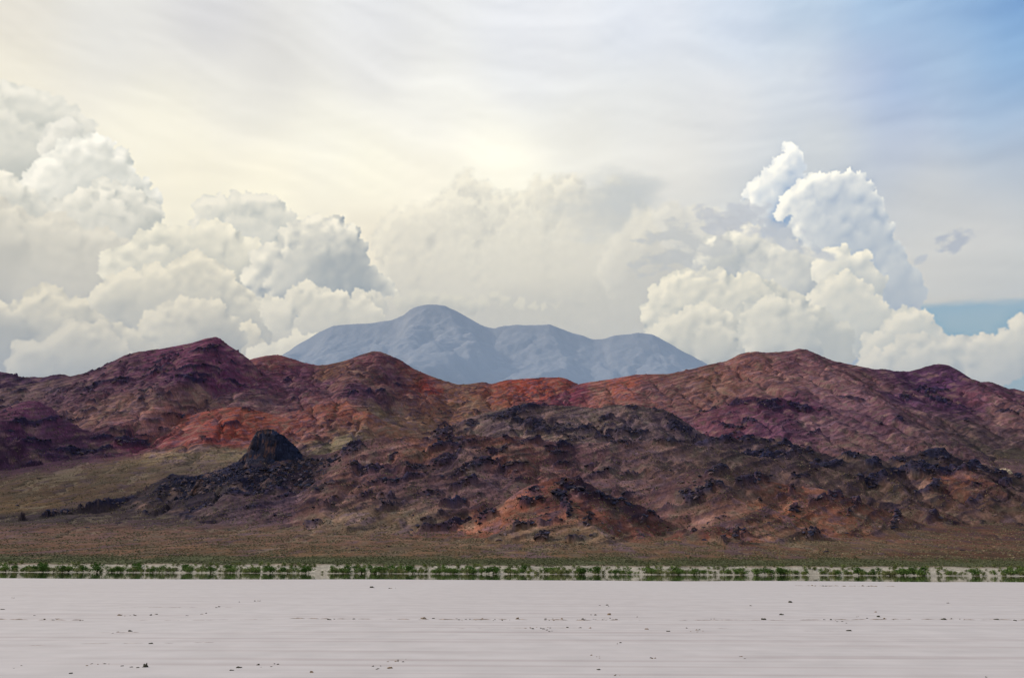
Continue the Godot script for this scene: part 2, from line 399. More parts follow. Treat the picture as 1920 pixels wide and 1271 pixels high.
	cumulus([22.65,18.13,0.92, 23.55,18.45,1.00, 24.52,17.90,0.92, 22.07,17.66,0.77, 23.24,17.17,1.45, 22.44,16.26,1.76, 24.52,16.48,1.53, 25.07,15.43,1.53], 135, Color8(244, 240, 224), Color8(190, 196, 194), {"rim": 0.4, "low_el": 13.0, "low_span": 4.0, "low_most": 0.7, "low": Color8(204, 206, 196)})
	cumulus([11.82,19.86,0.54, 12.42,20.08,0.61, 13.27,20.02,0.77, 11.18,19.03,0.84, 12.33,18.70,1.45, 13.98,19.04,1.45, 10.41,17.68,0.77, 11.86,17.23,1.84, 15.05,19.14,1.53, 14.15,17.16,2.30, 17.19,17.67,2.07, 19.31,16.75,2.30, 16.65,15.50,3.06, 20.58,15.18,2.68, 12.14,15.41,2.30], 136, Color8(250, 245, 226), Color8(192, 195, 188), {"rim": 0.4, "gain": 1.1, "low_el": 12.6, "low_span": 4.5, "low": Color8(210, 208, 192), "low_most": 0.7})
	cumulus([17.89,17.17,1.00, 18.89,17.74,0.92, 19.91,16.98,1.22, 20.69,16.26,1.07, 18.49,15.73,1.68, 20.20,14.85,1.68], 137, Color8(243, 239, 222), Color8(182, 186, 180), {"low_el": 12.0, "low_span": 3.0, "low_most": 0.6, "low": Color8(206, 204, 190), "soft": 1.2})
	cumulus([10.88,16.15,0.84, 11.92,16.85,0.92, 13.09,17.16,1.00, 14.39,17.22,1.07, 15.43,16.63,0.92, 12.92,15.74,1.53, 14.78,15.26,1.53, 10.98,15.09,1.15], 138, Color8(246, 241, 222), Color8(186, 188, 178), {"low_el": 11.5, "low_span": 3.0, "low_most": 0.6, "low": Color8(210, 206, 190), "soft": 1.2})
	scrap(Vector2(17.72, 23.77), 2.3, 1.0, -10.0, Color8(182, 187, 198), 0.75, 211, 0.8, 0.5)
	scrap(Vector2(20.74, 22.03), 3.0, 0.8, -34.0, Color8(178, 185, 198), 0.8, 212, 0.7, 0.5)
	scrap(Vector2(15.80, 23.86), 2.0, 0.9, -8.0, Color8(184, 188, 197), 0.8, 213, 0.9, 0.7)
	scrap(Vector2(13.73, 22.21), 3.0, 1.5, -14.0, Color8(186, 189, 191), 0.75, 214, 1.0, 0.6)
	scrap(Vector2(11.12, 21.47), 2.2, 0.8, 5.0, Color8(184, 187, 189), 0.7, 215, 1.0, 0.7)
	scrap(Vector2(15.56, 20.76), 1.6, 0.8, 15.0, Color8(192, 194, 190), 0.5, 216, 1.0, 0.7)
	scrap(Vector2(17.03, 17.98), 0.9, 0.4, 25.0, Color8(186, 189, 184), 0.5, 217, 1.0, 0.8)
	# low heaps along the right
	cumulus([26.81,16.20,0.50, 27.32,16.34,0.54, 27.89,15.78,0.69, 28.37,15.85,0.46, 26.45,15.41,0.69, 27.38,15.08,1.30, 28.95,15.02,0.46, 28.48,14.32,1.00, 25.59,14.32,1.15], 141, Color8(247, 242, 224), Color8(190, 196, 192), {"soft": 1.0, "low_el": 12.5, "low_span": 3.0, "low": Color8(208, 208, 196), "low_most": 0.4})
	cumulus([27.02,14.09,0.77, 27.58,14.40,0.61, 26.28,13.30,1.07, 28.18,13.95,0.92, 29.22,14.03,0.50, 29.94,13.73,0.77, 30.62,13.84,0.69, 29.57,13.27,1.22, 31.37,13.21,1.00, 32.28,13.42,0.77, 33.37,13.95,0.46, 33.00,13.65,0.54, 33.73,14.26,0.61, 33.43,13.09,1.30, 31.84,12.49,1.53, 25.10,12.97,1.15, 27.95,12.68,1.53, 34.83,13.44,1.91, 36.76,12.19,2.30], 142, Color8(249, 243, 224), Color8(194, 197, 190), {"soft": 1.0, "gain": 1.1, "low_el": 10.0, "low_span": 4.0, "low": Color8(222, 217, 200), "low_most": 0.4})
	scrap(Vector2(30.83, 20.25), 1.35, 0.62, 8.0, Color8(166, 173, 190), 0.85, 221, 0.8, 0.7)
	scrap(Vector2(28.56, 19.53), 0.5, 0.28, 20.0, Color8(176, 183, 196), 0.65, 222, 0.9, 0.9)
	scrap(Vector2(5.02, 18.63), 0.5, 0.3, 10.0, Color8(196, 195, 186), 0.5, 223, 1.0, 1.3)
	# the same kind of heaps stand round the rest of the horizon
	var rng := RandomNumberGenerator.new()
	rng.seed = 77
	for k in 11:
		var heap := []
		var az := 62.0 + k * 22.0 + rng.randf_range(-5.0, 5.0)
		var tall := rng.randf_range(5.0, 14.0)
		for j in 9:
			heap.append_array([az + rng.randf_range(-8.0, 8.0), 5.0 + tall * rng.randf() * 0.9, rng.randf_range(1.8, 4.0)])
		cumulus(heap, 300 + k, Color8(244, 241, 230), Color8(192, 197, 200), {"levels": 2, "soft": 1.4})
	# the air is clear: bring the edges of the clouds out
	var near := Image.create_from_data(SKY_W, SKY_H, false, Image.FORMAT_RGBF, sky_px.to_byte_array())
	near.resize(SKY_W / 2, SKY_H / 2, Image.INTERPOLATE_BILINEAR)
	near.resize(SKY_W / 8, SKY_H / 8, Image.INTERPOLATE_BILINEAR)
	near.resize(SKY_W, SKY_H, Image.INTERPOLATE_CUBIC)
	var wide := near.get_data().to_float32_array()
	near = Image.create_from_data(SKY_W, SKY_H, false, Image.FORMAT_RGBF, sky_px.to_byte_array())
	near.resize(SKY_W / 2, SKY_H / 2, Image.INTERPOLATE_BILINEAR)
	near.resize(SKY_W, SKY_H, Image.INTERPOLATE_CUBIC)
	var fine := near.get_data().to_float32_array()
	for p in range(int(SKY_H * 0.2) * SKY_W * 3, SKY_H / 2 * SKY_W * 3):
		sky_px[p] = maxf(0.02, sky_px[p] + 0.85 * (sky_px[p] - fine[p]) + 0.24 * (sky_px[p] - wide[p]))
	# the low air glows warm and bright behind the haze
	for row in SKY_H / 2:
		var el := (0.5 - (row + 0.5) / SKY_H) * 180.0
		var k := 1.0 - smoothstep(13.0, 42.0, el)
		var mul := Vector3(1.0, 1.0, 1.0).lerp(Vector3(1.34, 1.22, 1.0), k)
		for p in range(row * SKY_W * 3, (row + 1) * SKY_W * 3, 3):
			sky_px[p] *= mul.x
			sky_px[p + 1] *= mul.y
			sky_px[p + 2] *= mul.z
	var im := Image.create_from_data(SKY_W, SKY_H, false, Image.FORMAT_RGBF, sky_px.to_byte_array())
	sky_px = PackedFloat32Array()
	return ImageTexture.create_from_image(im)
# ---------------------------------------------------------------- the land
const AZ0 := -41.0
const AZ1 := 41.0
const NX := 1180
const NY := 1020
const D0 := 386.0
const D1 := 2650.0
const TX := 6.0          # step of the crest tables, metres
const TN := 861          # from -2580 to 2580
var ridges: Array[Dictionary] = []
var base_line: Array[Vector2] = [Vector2(380, -0.6), Vector2(400, 0.0), Vector2(425, 0.55), Vector2(440, 2.7), Vector2(452, 4.2), Vector2(500, 8), Vector2(600, 16.5), Vector2(700, 26), Vector2(800, 36), Vector2(950, 56), Vector2(1100, 85), Vector2(1250, 120), Vector2(1400, 163), Vector2(1600, 222), Vector2(1800, 285), Vector2(2000, 335), Vector2(2600, 420), Vector2(2800, 420)]
var base_table := PackedFloat32Array()
var land_h := PackedFloat32Array()   # heights of the land grid, for setting things down on it
var land_own := PackedByteArray()
var land_rock := PackedFloat32Array()
const SLOPE_BY_OWNER := [0]

func along(pts: Array, x: float, outside: float) -> float:
	if x <= pts[0].x or x >= pts[-1].x:
		return pts[0].y if x <= pts[0].x and outside > -999.0 else pts[-1].y if outside > -999.0 else outside
	for i in range(1, pts.size()):
		if x <= pts[i].x:
			return lerpf(pts[i - 1].y, pts[i].y, (x - pts[i - 1].x) / (pts[i].x - pts[i - 1].x))
	return pts[-1].y

# crest: points (x, height, depth in front of the camera); the front falls by s0 more near the crest (over reach metres) than its long slope s1, the back by sb
func add_ridge(called: String, crest: Array, s0: float, reach: float, s1: float, sb: float, rock: float) -> void:
	var hs := PackedFloat32Array()
	var ds := PackedFloat32Array()
	var hp := []
	var dp := []
	for p in crest:
		hp.append(Vector2(p.x, p.y))
		dp.append(Vector2(p.x, p.z))
	var near := 1e9
	var far := 0.0
	for i in TN:
		var x := (i - TN / 2) * TX
		hs.append(along(hp, x, -1000.0))
		ds.append(along(dp, x, 0.0))
		near = minf(near, ds[i])
		far = maxf(far, ds[i])
	ridges.append({"name": called, "h": hs, "d": ds, "s0": s0 * reach, "reach": reach, "s1": s1, "sb": sb, "rock": rock, "near": near, "far": far})

func land_depth(j: int) -> float:
	return lerpf(D0, D1, j / float(NY - 1))

func land_height(x: float, d: float) -> float:
	var u := (rad_to_deg(atan2(x, d)) - AZ0) / (AZ1 - AZ0) * (NX - 1)
	var v := (d - D0) / (D1 - D0) * (NY - 1)
	var i := clampi(int(u), 0, NX - 2)
	var j := clampi(int(v), 0, NY - 2)
	var fu := clampf(u - i, 0.0, 1.0)
	var fv := clampf(v - j, 0.0, 1.0)
	var a := j * NX + i
	return lerpf(lerpf(land_h[a], land_h[a + 1], fu), lerpf(land_h[a + NX], land_h[a + NX + 1], fu), fv)

func land_at(x: float, d: float) -> int:
	var u := (rad_to_deg(atan2(x, d)) - AZ0) / (AZ1 - AZ0) * (NX - 1)
	var v := (d - D0) / (D1 - D0) * (NY - 1)
	return clampi(int(v + 0.5), 0, NY - 1) * NX + clampi(int(u + 0.5), 0, NX - 1)

# soils and scree by place: (x, depth, colour) spread to a coarse map of the ground
const ZX := 272
const ZD := 150
var zone_map := PackedFloat32Array()
const BRIGHT := 1.7   # from the colours seen to base colours: the land stands in shade
func make_zones() -> void:
	var z := [-839,2160,105,60,80, -981,2153,95,55,75, -1064,2094,85,55,70, -831,1990,75,45,70, -761,2062,85,45,70, -720,2186,100,60,75, -1145,2072,90,65,75, -1591,2582,70,50,70, -1362,2152,95,75,75, -945,1836,115,85,75, -850,1816,105,80,75, -776,1966,115,85,75, -690,1991,110,80,80, -813,1798,140,95,85, -994,1613,85,50,70, -936,1618,80,50,70, -834,1638,70,45,60, -935,1535,65,40,60, -850,1574,65,45,60, -919,1469,60,40,55, -791,1642,85,45,60, -1137,1528,75,48,62, -747,1816,120,65,55, -622,1745,132,64,50, -584,1805,128,70,55, -620,1654,120,60,55, -502,1818,120,70,60, -421,1696,115,75,65, -709,1704,110,60,60, -669,1524,110,95,70, -611,1556,110,95,75, -576,1601,110,98,72, -678,1440,82,70,56, -731,1334,76,65,52, -734,1240,76,62,48, -659,1084,86,70,50, -595,1470,84,72,62, -379,1667,112,102,76, -861,1181,80,66,50, -698,2302,110,65,65, -625,2276,100,60,75, -538,2186,95,60,75, -532,2279,105,75,60, -402,2286,95,60,65, -451,2190,105,75,65, -340,2250,90,60,70, -383,2008,85,55,70, -248,2273,135,60,50, -296,2273,110,70,60, -404,1865,125,75,60, -315,1948,112,92,70, -267,1980,120,90,70, -198,2238,125,85,65, -157,2312,120,85,65, -119,2195,115,85,65, 32,2316,138,65,50, 124,2267,132,68,52, -31,2279,125,70,55, 167,2216,100,50,65, 257,2207,120,80,70, 319,2219,142,80,65, 387,2177,100,70,70, 474,2165,105,75,70, 548,2162,105,75,65, 675,2222,110,75,70, 818,2194,100,68,72, 696,2070,105,75,72, 840,2040,110,80,80, 835,1912,105,75,80, 577,1844,80,50,65, 657,1858,75,45,65, 483,1832,95,60,70, 568,1716,85,55,72, 695,1742,90,65,72, 973,2120,100,70,70, 1010,2056,75,50,72, 1182,2184,70,45,70, 1144,2027,60,40,60, 1246,2051,100,65,75, 1234,1934,95,70,70, 807,1730,85,60,70, 880,1654,85,65,68, 1066,1781,75,60,60, 711,1606,95,70,70, 1046,1664,65,58,52, 1394,1822,75,60,62, -9,1439,78,66,68, 40,1444,88,72,70, 116,1421,96,80,76, 183,1418,90,74,72, 274,1400,78,64,68, 55,1354,104,86,76, -107,1456,92,74,70, 159,1463,98,82,78, 229,1410,88,74,74, -184,1061,95,70,68, -128,1068,112,76,62, -160,1010,80,58,64, -68,1034,75,58,62, -6,1056,97,65,56, 28,1032,95,65,60, 87,1082,85,62,65, 133,1043,88,68,68, 204,1052,92,72,66, -103,977,82,62,62, -37,954,85,65,66, -200,980,95,68,60, -232,980,85,65,62, 284,1090,75,62,58, 357,1092,75,60,58, 386,1308,60,50,54, -356,1055,45,42,52, -296,1064,62,50,55, -408,1068,50,45,52, -455,1050,55,48,50, -519,1044,60,52,50, -280,971,75,58,66, -344,941,70,58,60, -559,996,55,48,50, 21,791,102,62,52, 52,788,75,50,50, 69,750,108,68,54, 114,788,98,62,52, -5,806,108,70,54, 40,743,97,62,52, 96,809,62,46,50, 201,890,80,60,60, 243,874,82,65,58, 267,830,110,70,50, 322,902,110,72,58, 209,815,92,68,60, 354,896,100,66,52, 526,1144,52,48,52, 544,1109,75,58,52, 602,1082,92,60,48, 662,1120,60,48,48, 600,1139,50,46,48, 661,1066,60,45,48, 480,1054,72,58,52, 786,1070,66,52,48, 171,680,102,58,46, -460,788,95,72,60, -340,796,98,75,62, -239,802,98,78,62, -143,851,98,82,66, -26,698,98,80,62, 61,662,98,80,62, 148,668,95,80,62, 238,678,90,75,58, 400,830,82,65,52, 483,833,80,58,48, 589,977,70,55,48, -308,556,95,72,55, -159,538,95,75,55, 15,548,95,75,55, 186,532,88,68,48, 310,539,75,55,42, -456,636,95,72,58, 505,695,78,57,46]
	var n := z.size() / 5
	var xs := PackedFloat32Array()
	var ds := PackedFloat32Array()
	var cs := PackedVector3Array()
	for i in n:
		xs.append(z[i * 5])
		ds.append(z[i * 5 + 1])
		var c := lin(Color8(z[i * 5 + 2], z[i * 5 + 3], z[i * 5 + 4]))
		var v := Vector3(c.r, c.g, c.b)
		var mean := (v.x + v.y + v.z) / 3.0
		cs.append(v.lerp(Vector3(mean * 1.12, mean * 0.90, mean * 1.06), 0.02) * BRIGHT * Vector3(1.0, 0.96, 1.03))
	zone_map.resize(ZX * ZD * 3)
	for j in ZD:
		var d := 400.0 + j * 16.0
		for i in ZX:
			var x := (i - ZX / 2) * 16.0
			var s := Vector3.ZERO
			var t := 0.0
			for k in n:
				var dx := xs[k] - x
				var dd := ds[k] - d
				var q := dx * dx + dd * dd + 150.0
				var wt := 1.0 / (q * q)
				s += cs[k] * wt
				t += wt
			s /= t
			var o := (j * ZX + i) * 3
			zone_map[o] = s.x
			zone_map[o + 1] = s.y
			zone_map[o + 2] = s.z

func zone(x: float, d: float) -> Vector3:
	var u := clampf(x / 16.0 + ZX / 2, 0.0, ZX - 1.01)
	var v := clampf((d - 400.0) / 16.0, 0.0, ZD - 1.01)
	var i := int(u)
	var j := int(v)
	var fu := u - i
	var fv := v - j
	var o := (j * ZX + i) * 3
	var p := o + ZX * 3
	var a := (1.0 - fu) * (1.0 - fv)
	var b := fu * (1.0 - fv)
	var c := (1.0 - fu) * fv
	var e := fu * fv
	return Vector3(zone_map[o] * a + zone_map[o + 3] * b + zone_map[p] * c + zone_map[p + 3] * e, zone_map[o + 1] * a + zone_map[o + 4] * b + zone_map[p + 1] * c + zone_map[p + 4] * e, zone_map[o + 2] * a + zone_map[o + 5] * b + zone_map[p + 2] * c + zone_map[p + 5] * e)

func build_land() -> void:
	for i in 600:
		base_table.append(along(base_line, 380.0 + i * 4.0, 0.0))
	add_ridge("far_left", [Vector3(-2233, 566.3, 2600), Vector3(-1819, 622.6, 2600), Vector3(-1714, 637.7, 2600), Vector3(-1696, 636.0, 2600), Vector3(-1662, 626.9, 2600), Vector3(-1631, 617.9, 2600), Vector3(-1601, 621.7, 2600), Vector3(-1568, 618.1, 2600), Vector3(-1541, 625.6, 2600), Vector3(-1513, 631.2, 2600), Vector3(-1471, 622.2, 2600), Vector3(-1422, 596.8, 2600), Vector3(-1305, 524.9, 2600)], 0.2, 60, 0.6, 0.7, 0.8)
	add_ridge("main_left", [Vector3(-1880, 441.2, 2200), Vector3(-1500, 480.9, 2200), Vector3(-1383, 501.4, 2200), Vector3(-1296, 517.1, 2200), Vector3(-1237, 529.8, 2200), Vector3(-1180, 548.7, 2200), Vector3(-1145, 567.6, 2200), Vector3(-1103, 591.3, 2200), Vector3(-1063, 600.9, 2200), Vector3(-1006, 609.1, 2200), Vector3(-961, 618.7, 2200), Vector3(-914, 628.5, 2200), Vector3(-880, 641.3, 2200), Vector3(-854, 645.4, 2200), Vector3(-839, 641.5, 2200), Vector3(-812, 620.9, 2200), Vector3(-776, 598.9, 2200), Vector3(-747, 578.6, 2200), Vector3(-710, 538.1, 2200), Vector3(-659, 476.6, 2200), Vector3(-592, 386.1, 2200)], 0.35, 90, 0.64, 0.7, 0.35)
	add_ridge("saddle", [Vector3(-932, 540.9, 2350), Vector3(-872, 582.6, 2350), Vector3(-810, 612.9, 2350), Vector3(-787, 621.4, 2350), Vector3(-750, 629.9, 2350), Vector3(-712, 633.4, 2350), Vector3(-673, 621.8, 2350), Vector3(-632, 608.6, 2350), Vector3(-591, 600.4, 2350), Vector3(-563, 602.2, 2350), Vector3(-519, 612.4, 2350), Vector3(-487, 622.6, 2350), Vector3(-455, 636.1, 2350), Vector3(-426, 645.5, 2350), Vector3(-403, 644.8, 2350), Vector3(-374, 633.1, 2350), Vector3(-337, 616.5, 2350), Vector3(-299, 591.5, 2350), Vector3(-258, 573.4, 2350), Vector3(-209, 555.4, 2350), Vector3(-163, 542.4, 2350), Vector3(-128, 544.2, 2350), Vector3(-88, 550.9, 2350), Vector3(-61, 544.4, 2350), Vector3(-35, 551.1, 2350), Vector3(-16, 556.2, 2350), Vector3(41, 561.4, 2350), Vector3(97, 564.9, 2350), Vector3(146, 565.9, 2350), Vector3(165, 561.8, 2350), Vector3(202, 543.8, 2350), Vector3(241, 504.6, 2350), Vector3(303, 432.0, 2350)], 0.2, 120, 0.52, 0.7, 0.1)
	add_ridge("main_right", [Vector3(63, 481.0, 2280), Vector3(141, 508.3, 2280), Vector3(196, 529.3, 2280), Vector3(227, 535.8, 2280), Vector3(269, 540.8, 2280), Vector3(321, 550.6, 2280), Vector3(368, 558.8, 2280), Vector3(411, 560.6, 2280), Vector3(458, 560.8, 2280), Vector3(490, 567.4, 2280), Vector3(534, 577.3, 2280), Vector3(582, 590.4, 2280), Vector3(633, 600.4, 2280), Vector3(671, 620.1, 2280), Vector3(695, 626.7, 2280), Vector3(724, 630.9, 2280), Vector3(750, 627.0, 2280), Vector3(777, 628.7, 2280), Vector3(806, 630.5, 2280), Vector3(830, 633.8, 2280), Vector3(851, 640.5, 2280), Vector3(877, 635.7, 2280), Vector3(915, 617.8, 2280), Vector3(953, 601.7, 2280), Vector3(999, 592.1, 2280), Vector3(1037, 584.2, 2280), Vector3(1068, 577.8, 2280), Vector3(1099, 577.9, 2280), Vector3(1130, 571.6, 2280), Vector3(1169, 571.7, 2280), Vector3(1202, 580.0, 2280), Vector3(1234, 589.8, 2280), Vector3(1259, 594.8, 2280), Vector3(1287, 591.6, 2280), Vector3(1318, 574.0, 2280), Vector3(1353, 546.7, 2280), Vector3(1373, 540.4, 2280), Vector3(1400, 542.1, 2280), Vector3(1422, 534.2, 2280), Vector3(1454, 519.9, 2280), Vector3(1474, 520.0, 2280), Vector3(1496, 513.7, 2280), Vector3(1600, 487.1, 2280), Vector3(1765, 456.3, 2280), Vector3(1995, 449.3, 2280)], 0.22, 110, 0.52, 0.7, 0.15)
	add_ridge("left_hill", [Vector3(-1433, 331.1, 1650), Vector3(-1240, 320.5, 1650), Vector3(-1116, 315.3, 1650), Vector3(-1073, 323.5, 1650), Vector3(-1047, 332.7, 1650), Vector3(-1020, 341.9, 1650), Vector3(-995, 340.8, 1650), Vector3(-967, 327.3, 1650), Vector3(-936, 304.8, 1650), Vector3(-899, 284.7, 1650), Vector3(-858, 271.4, 1650), Vector3(-813, 263.8, 1650), Vector3(-779, 258.3, 1650), Vector3(-744, 244.1, 1650), Vector3(-691, 220.1, 1650), Vector3(-610, 179.0, 1650)], 0.35, 50, 0.45, 0.5, 0.4)
	add_ridge("red_hill", [Vector3(-888, 261.0, 1850), Vector3(-832, 308.4, 1850), Vector3(-800, 329.9, 1850), Vector3(-763, 349.0, 1850), Vector3(-720, 360.6, 1850), Vector3(-677, 369.7, 1850), Vector3(-633, 371.2, 1850), Vector3(-588, 359.9, 1850), Vector3(-537, 347.4, 1850), Vector3(-486, 337.5, 1850), Vector3(-424, 340.2, 1850), Vector3(-375, 356.9, 1850), Vector3(-338, 363.4, 1850), Vector3(-299, 338.2, 1850), Vector3(-223, 313.3, 1850), Vector3(-148, 282.4, 1850)], 0.3, 60, 0.45, 0.5, 0.12)
	add_ridge("centre_rocks", [Vector3(-197, 225.8, 1480), Vector3(-158, 239.0, 1480), Vector3(-129, 256.1, 1480), Vector3(-109, 266.2, 1480), Vector3(-80, 279.5, 1480), Vector3(-55, 286.7, 1480), Vector3(-30, 291.9, 1480), Vector3(0, 300.2, 1480), Vector3(26, 305.4, 1480), Vector3(56, 300.4, 1480), Vector3(91, 302.6, 1480), Vector3(126, 299.7, 1480), Vector3(161, 297.8, 1480), Vector3(192, 303.0, 1480), Vector3(222, 305.2, 1480), Vector3(242, 303.2, 1480), Vector3(264, 297.1, 1480), Vector3(282, 299.3, 1480), Vector3(299, 288.1, 1480), Vector3(326, 273.0, 1480), Vector3(349, 255.0, 1480), Vector3(388, 233.1, 1480), Vector3(455, 203.7, 1480)], 0.4, 50, 0.42, 0.5, 0.85)
	add_ridge("right_spur", [Vector3(278, 295.0, 1880), Vector3(355, 327.1, 1880), Vector3(433, 353.0, 1880), Vector3(472, 372.5, 1880), Vector3(514, 385.7, 1880), Vector3(545, 401.4, 1880), Vector3(577, 409.4, 1880), Vector3(615, 401.7, 1880), Vector3(648, 405.7, 1880), Vector3(678, 392.8, 1880), Vector3(712, 376.1, 1880), Vector3(751, 354.3, 1880), Vector3(812, 328.9, 1880), Vector3(873, 316.4, 1880), Vector3(959, 297.7, 1880), Vector3(1056, 272.8, 1880)], 0.5, 40, 0.5, 0.5, 0.4)
	add_ridge("dark_line", [Vector3(285, 191.5, 1330), Vector3(312, 202.3, 1330), Vector3(335, 213.1, 1330), Vector3(358, 218.6, 1330), Vector3(380, 216.0, 1330), Vector3(403, 219.7, 1330), Vector3(429, 213.5, 1330), Vector3(452, 217.2, 1330), Vector3(477, 205.6, 1330), Vector3(508, 196.8, 1330), Vector3(533, 188.1, 1330), Vector3(584, 166.2, 1330)], 0.4, 25, 0.4, 0.5, 0.9)
	add_ridge("front_ridge", [Vector3(-592, 49.4, 930), Vector3(-572, 57.0, 955), Vector3(-574, 64.1, 980), Vector3(-565, 71.9, 1000), Vector3(-554, 72.6, 1010), Vector3(-539, 80.8, 1030), Vector3(-522, 91.4, 1060), Vector3(-504, 99.5, 1080), Vector3(-490, 113.6, 1100), Vector3(-469, 124.5, 1100), Vector3(-448, 127.5, 1100), Vector3(-429, 124.7, 1100), Vector3(-408, 131.3, 1100), Vector3(-387, 140.1, 1100), Vector3(-370, 148.9, 1100), Vector3(-344, 154.9, 1100), Vector3(-315, 155.0, 1100), Vector3(-286, 155.1, 1100), Vector3(-260, 155.2, 1100), Vector3(-235, 162.6, 1100), Vector3(-217, 171.6, 1100), Vector3(-199, 177.6, 1100), Vector3(-169, 178.4, 1100), Vector3(-140, 180.0, 1100), Vector3(-118, 176.4, 1100), Vector3(-81, 181.7, 1100), Vector3(-59, 184.1, 1100), Vector3(-29, 179.7, 1100), Vector3(1, 181.3, 1100), Vector3(30, 177.0, 1100), Vector3(60, 174.1, 1100), Vector3(85, 168.3, 1100), Vector3(111, 173.6, 1100), Vector3(133, 172.9, 1100), Vector3(163, 175.3, 1100), Vector3(192, 176.1, 1100), Vector3(218, 177.0, 1100), Vector3(244, 171.9, 1100), Vector3(273, 167.6, 1100), Vector3(309, 160.3, 1100), Vector3(346, 153.1, 1100), Vector3(382, 150.4, 1100), Vector3(418, 143.2, 1100), Vector3(468, 130.3, 1100), Vector3(537, 101.8, 1100)], 0.3, 60, 0.45, 0.45, 0.6)
	add_ridge("right_rocks", [Vector3(355, 140.7, 1160), Vector3(402, 150.8, 1160), Vector3(437, 150.9, 1160), Vector3(465, 158.7, 1160), Vector3(497, 168.1, 1160), Vector3(516, 168.2, 1160), Vector3(527, 162.1, 1160), Vector3(542, 156.0, 1160), Vector3(558, 164.5, 1160), Vector3(566, 166.9, 1160), Vector3(581, 163.1, 1160), Vector3(601, 167.8, 1160), Vector3(618, 173.3, 1160), Vector3(633, 173.3, 1160), Vector3(643, 164.9, 1160), Vector3(654, 158.7, 1160), Vector3(670, 161.1, 1160), Vector3(677, 154.9, 1160), Vector3(695, 145.8, 1160), Vector3(717, 142.1, 1160), Vector3(743, 136.8, 1160), Vector3(791, 127.1, 1160), Vector3(872, 108.5, 1160), Vector3(981, 86.5, 1160)], 0.35, 45, 0.42, 0.45, 0.8)
	add_ridge("front_mound", [Vector3(-75, 36.5, 830), Vector3(-53, 43.4, 830), Vector3(-37, 53.0, 830), Vector3(-24, 59.4, 830), Vector3(-10, 66.9, 830), Vector3(3, 77.7, 830), Vector3(14, 84.8, 830), Vector3(28, 89.2, 830), Vector3(45, 93.0, 830), Vector3(58, 93.6, 830), Vector3(72, 89.3, 830), Vector3(86, 85.6, 830), Vector3(99, 75.9, 830), Vector3(113, 73.8, 830), Vector3(126, 68.0, 830), Vector3(139, 62.7, 830), Vector3(155, 52.1, 830), Vector3(184, 43.3, 830), Vector3(205, 33.9, 830)], 0.3, 35, 0.33, 0.4, 0.5)
	add_ridge("right_mound", [Vector3(121, 63.3, 920), Vector3(143, 78.2, 920), Vector3(161, 89.0, 920), Vector3(177, 99.3, 920), Vector3(196, 108.4, 920), Vector3(215, 115.8, 920), Vector3(236, 118.3, 920), Vector3(257, 112.3, 920), Vector3(281, 104.5, 920), Vector3(305, 99.8, 920), Vector3(329, 95.1, 920), Vector3(353, 94.0, 920), Vector3(373, 88.0, 920), Vector3(399, 76.2, 920), Vector3(446, 61.6, 920), Vector3(491, 44.3, 920)], 0.25, 50, 0.36, 0.4, 0.5)
	add_ridge("red_mound", [Vector3(139, 26.1, 690), Vector3(148, 30.5, 690), Vector3(159, 34.0, 690), Vector3(167, 37.1, 690), Vector3(175, 38.0, 690), Vector3(182, 35.8, 690), Vector3(188, 31.9, 690), Vector3(197, 26.7, 690)], 0.4, 10, 0.25, 0.5, 0.3)
	make_zones()
	var nr := ridges.size()
	var n_warp := noise(41, 1.0 / 130.0, 3)
	var n_gully := noise(42, 1.0 / 105.0, 2)
	var n_rill := noise(43, 1.0 / 34.0, 2)
	var n_rough := noise(44, 1.0 / 26.0, 4)
	var n_slab := noise(45, 1.0 / 26.0, 4)
	var n_zone := noise(46, 1.0 / 160.0, 3)
	var n_tint := noise(47, 1.0 / 60.0, 4)
	var n_spot := noise(48, 1.0 / 9.0, 2)
	var n_mix := noise(50, 1.0 / 55.0, 4)
	var n_strata := noise(49, 1.0 / 70.0, 3)
	var tans := PackedFloat32Array()
	for i in NX:
		tans.append(tan(deg_to_rad(lerpf(AZ0, AZ1, i / float(NX - 1)))))
	var total := NX * NY
	var h0 := PackedFloat32Array()
	var fall := PackedFloat32Array()   # metres in front of the owner's crest
	h0.resize(total)
	fall.resize(total)
	land_own.resize(total)
	var hs: Array[PackedFloat32Array] = []
	var dps: Array[PackedFloat32Array] = []
	var par: Array[PackedFloat32Array] = []
	for r in ridges:
		hs.append(r.h)
		dps.append(r.d)
		par.append(PackedFloat32Array([r.s0, r.reach, r.s1, r.sb, r.near, r.far]))
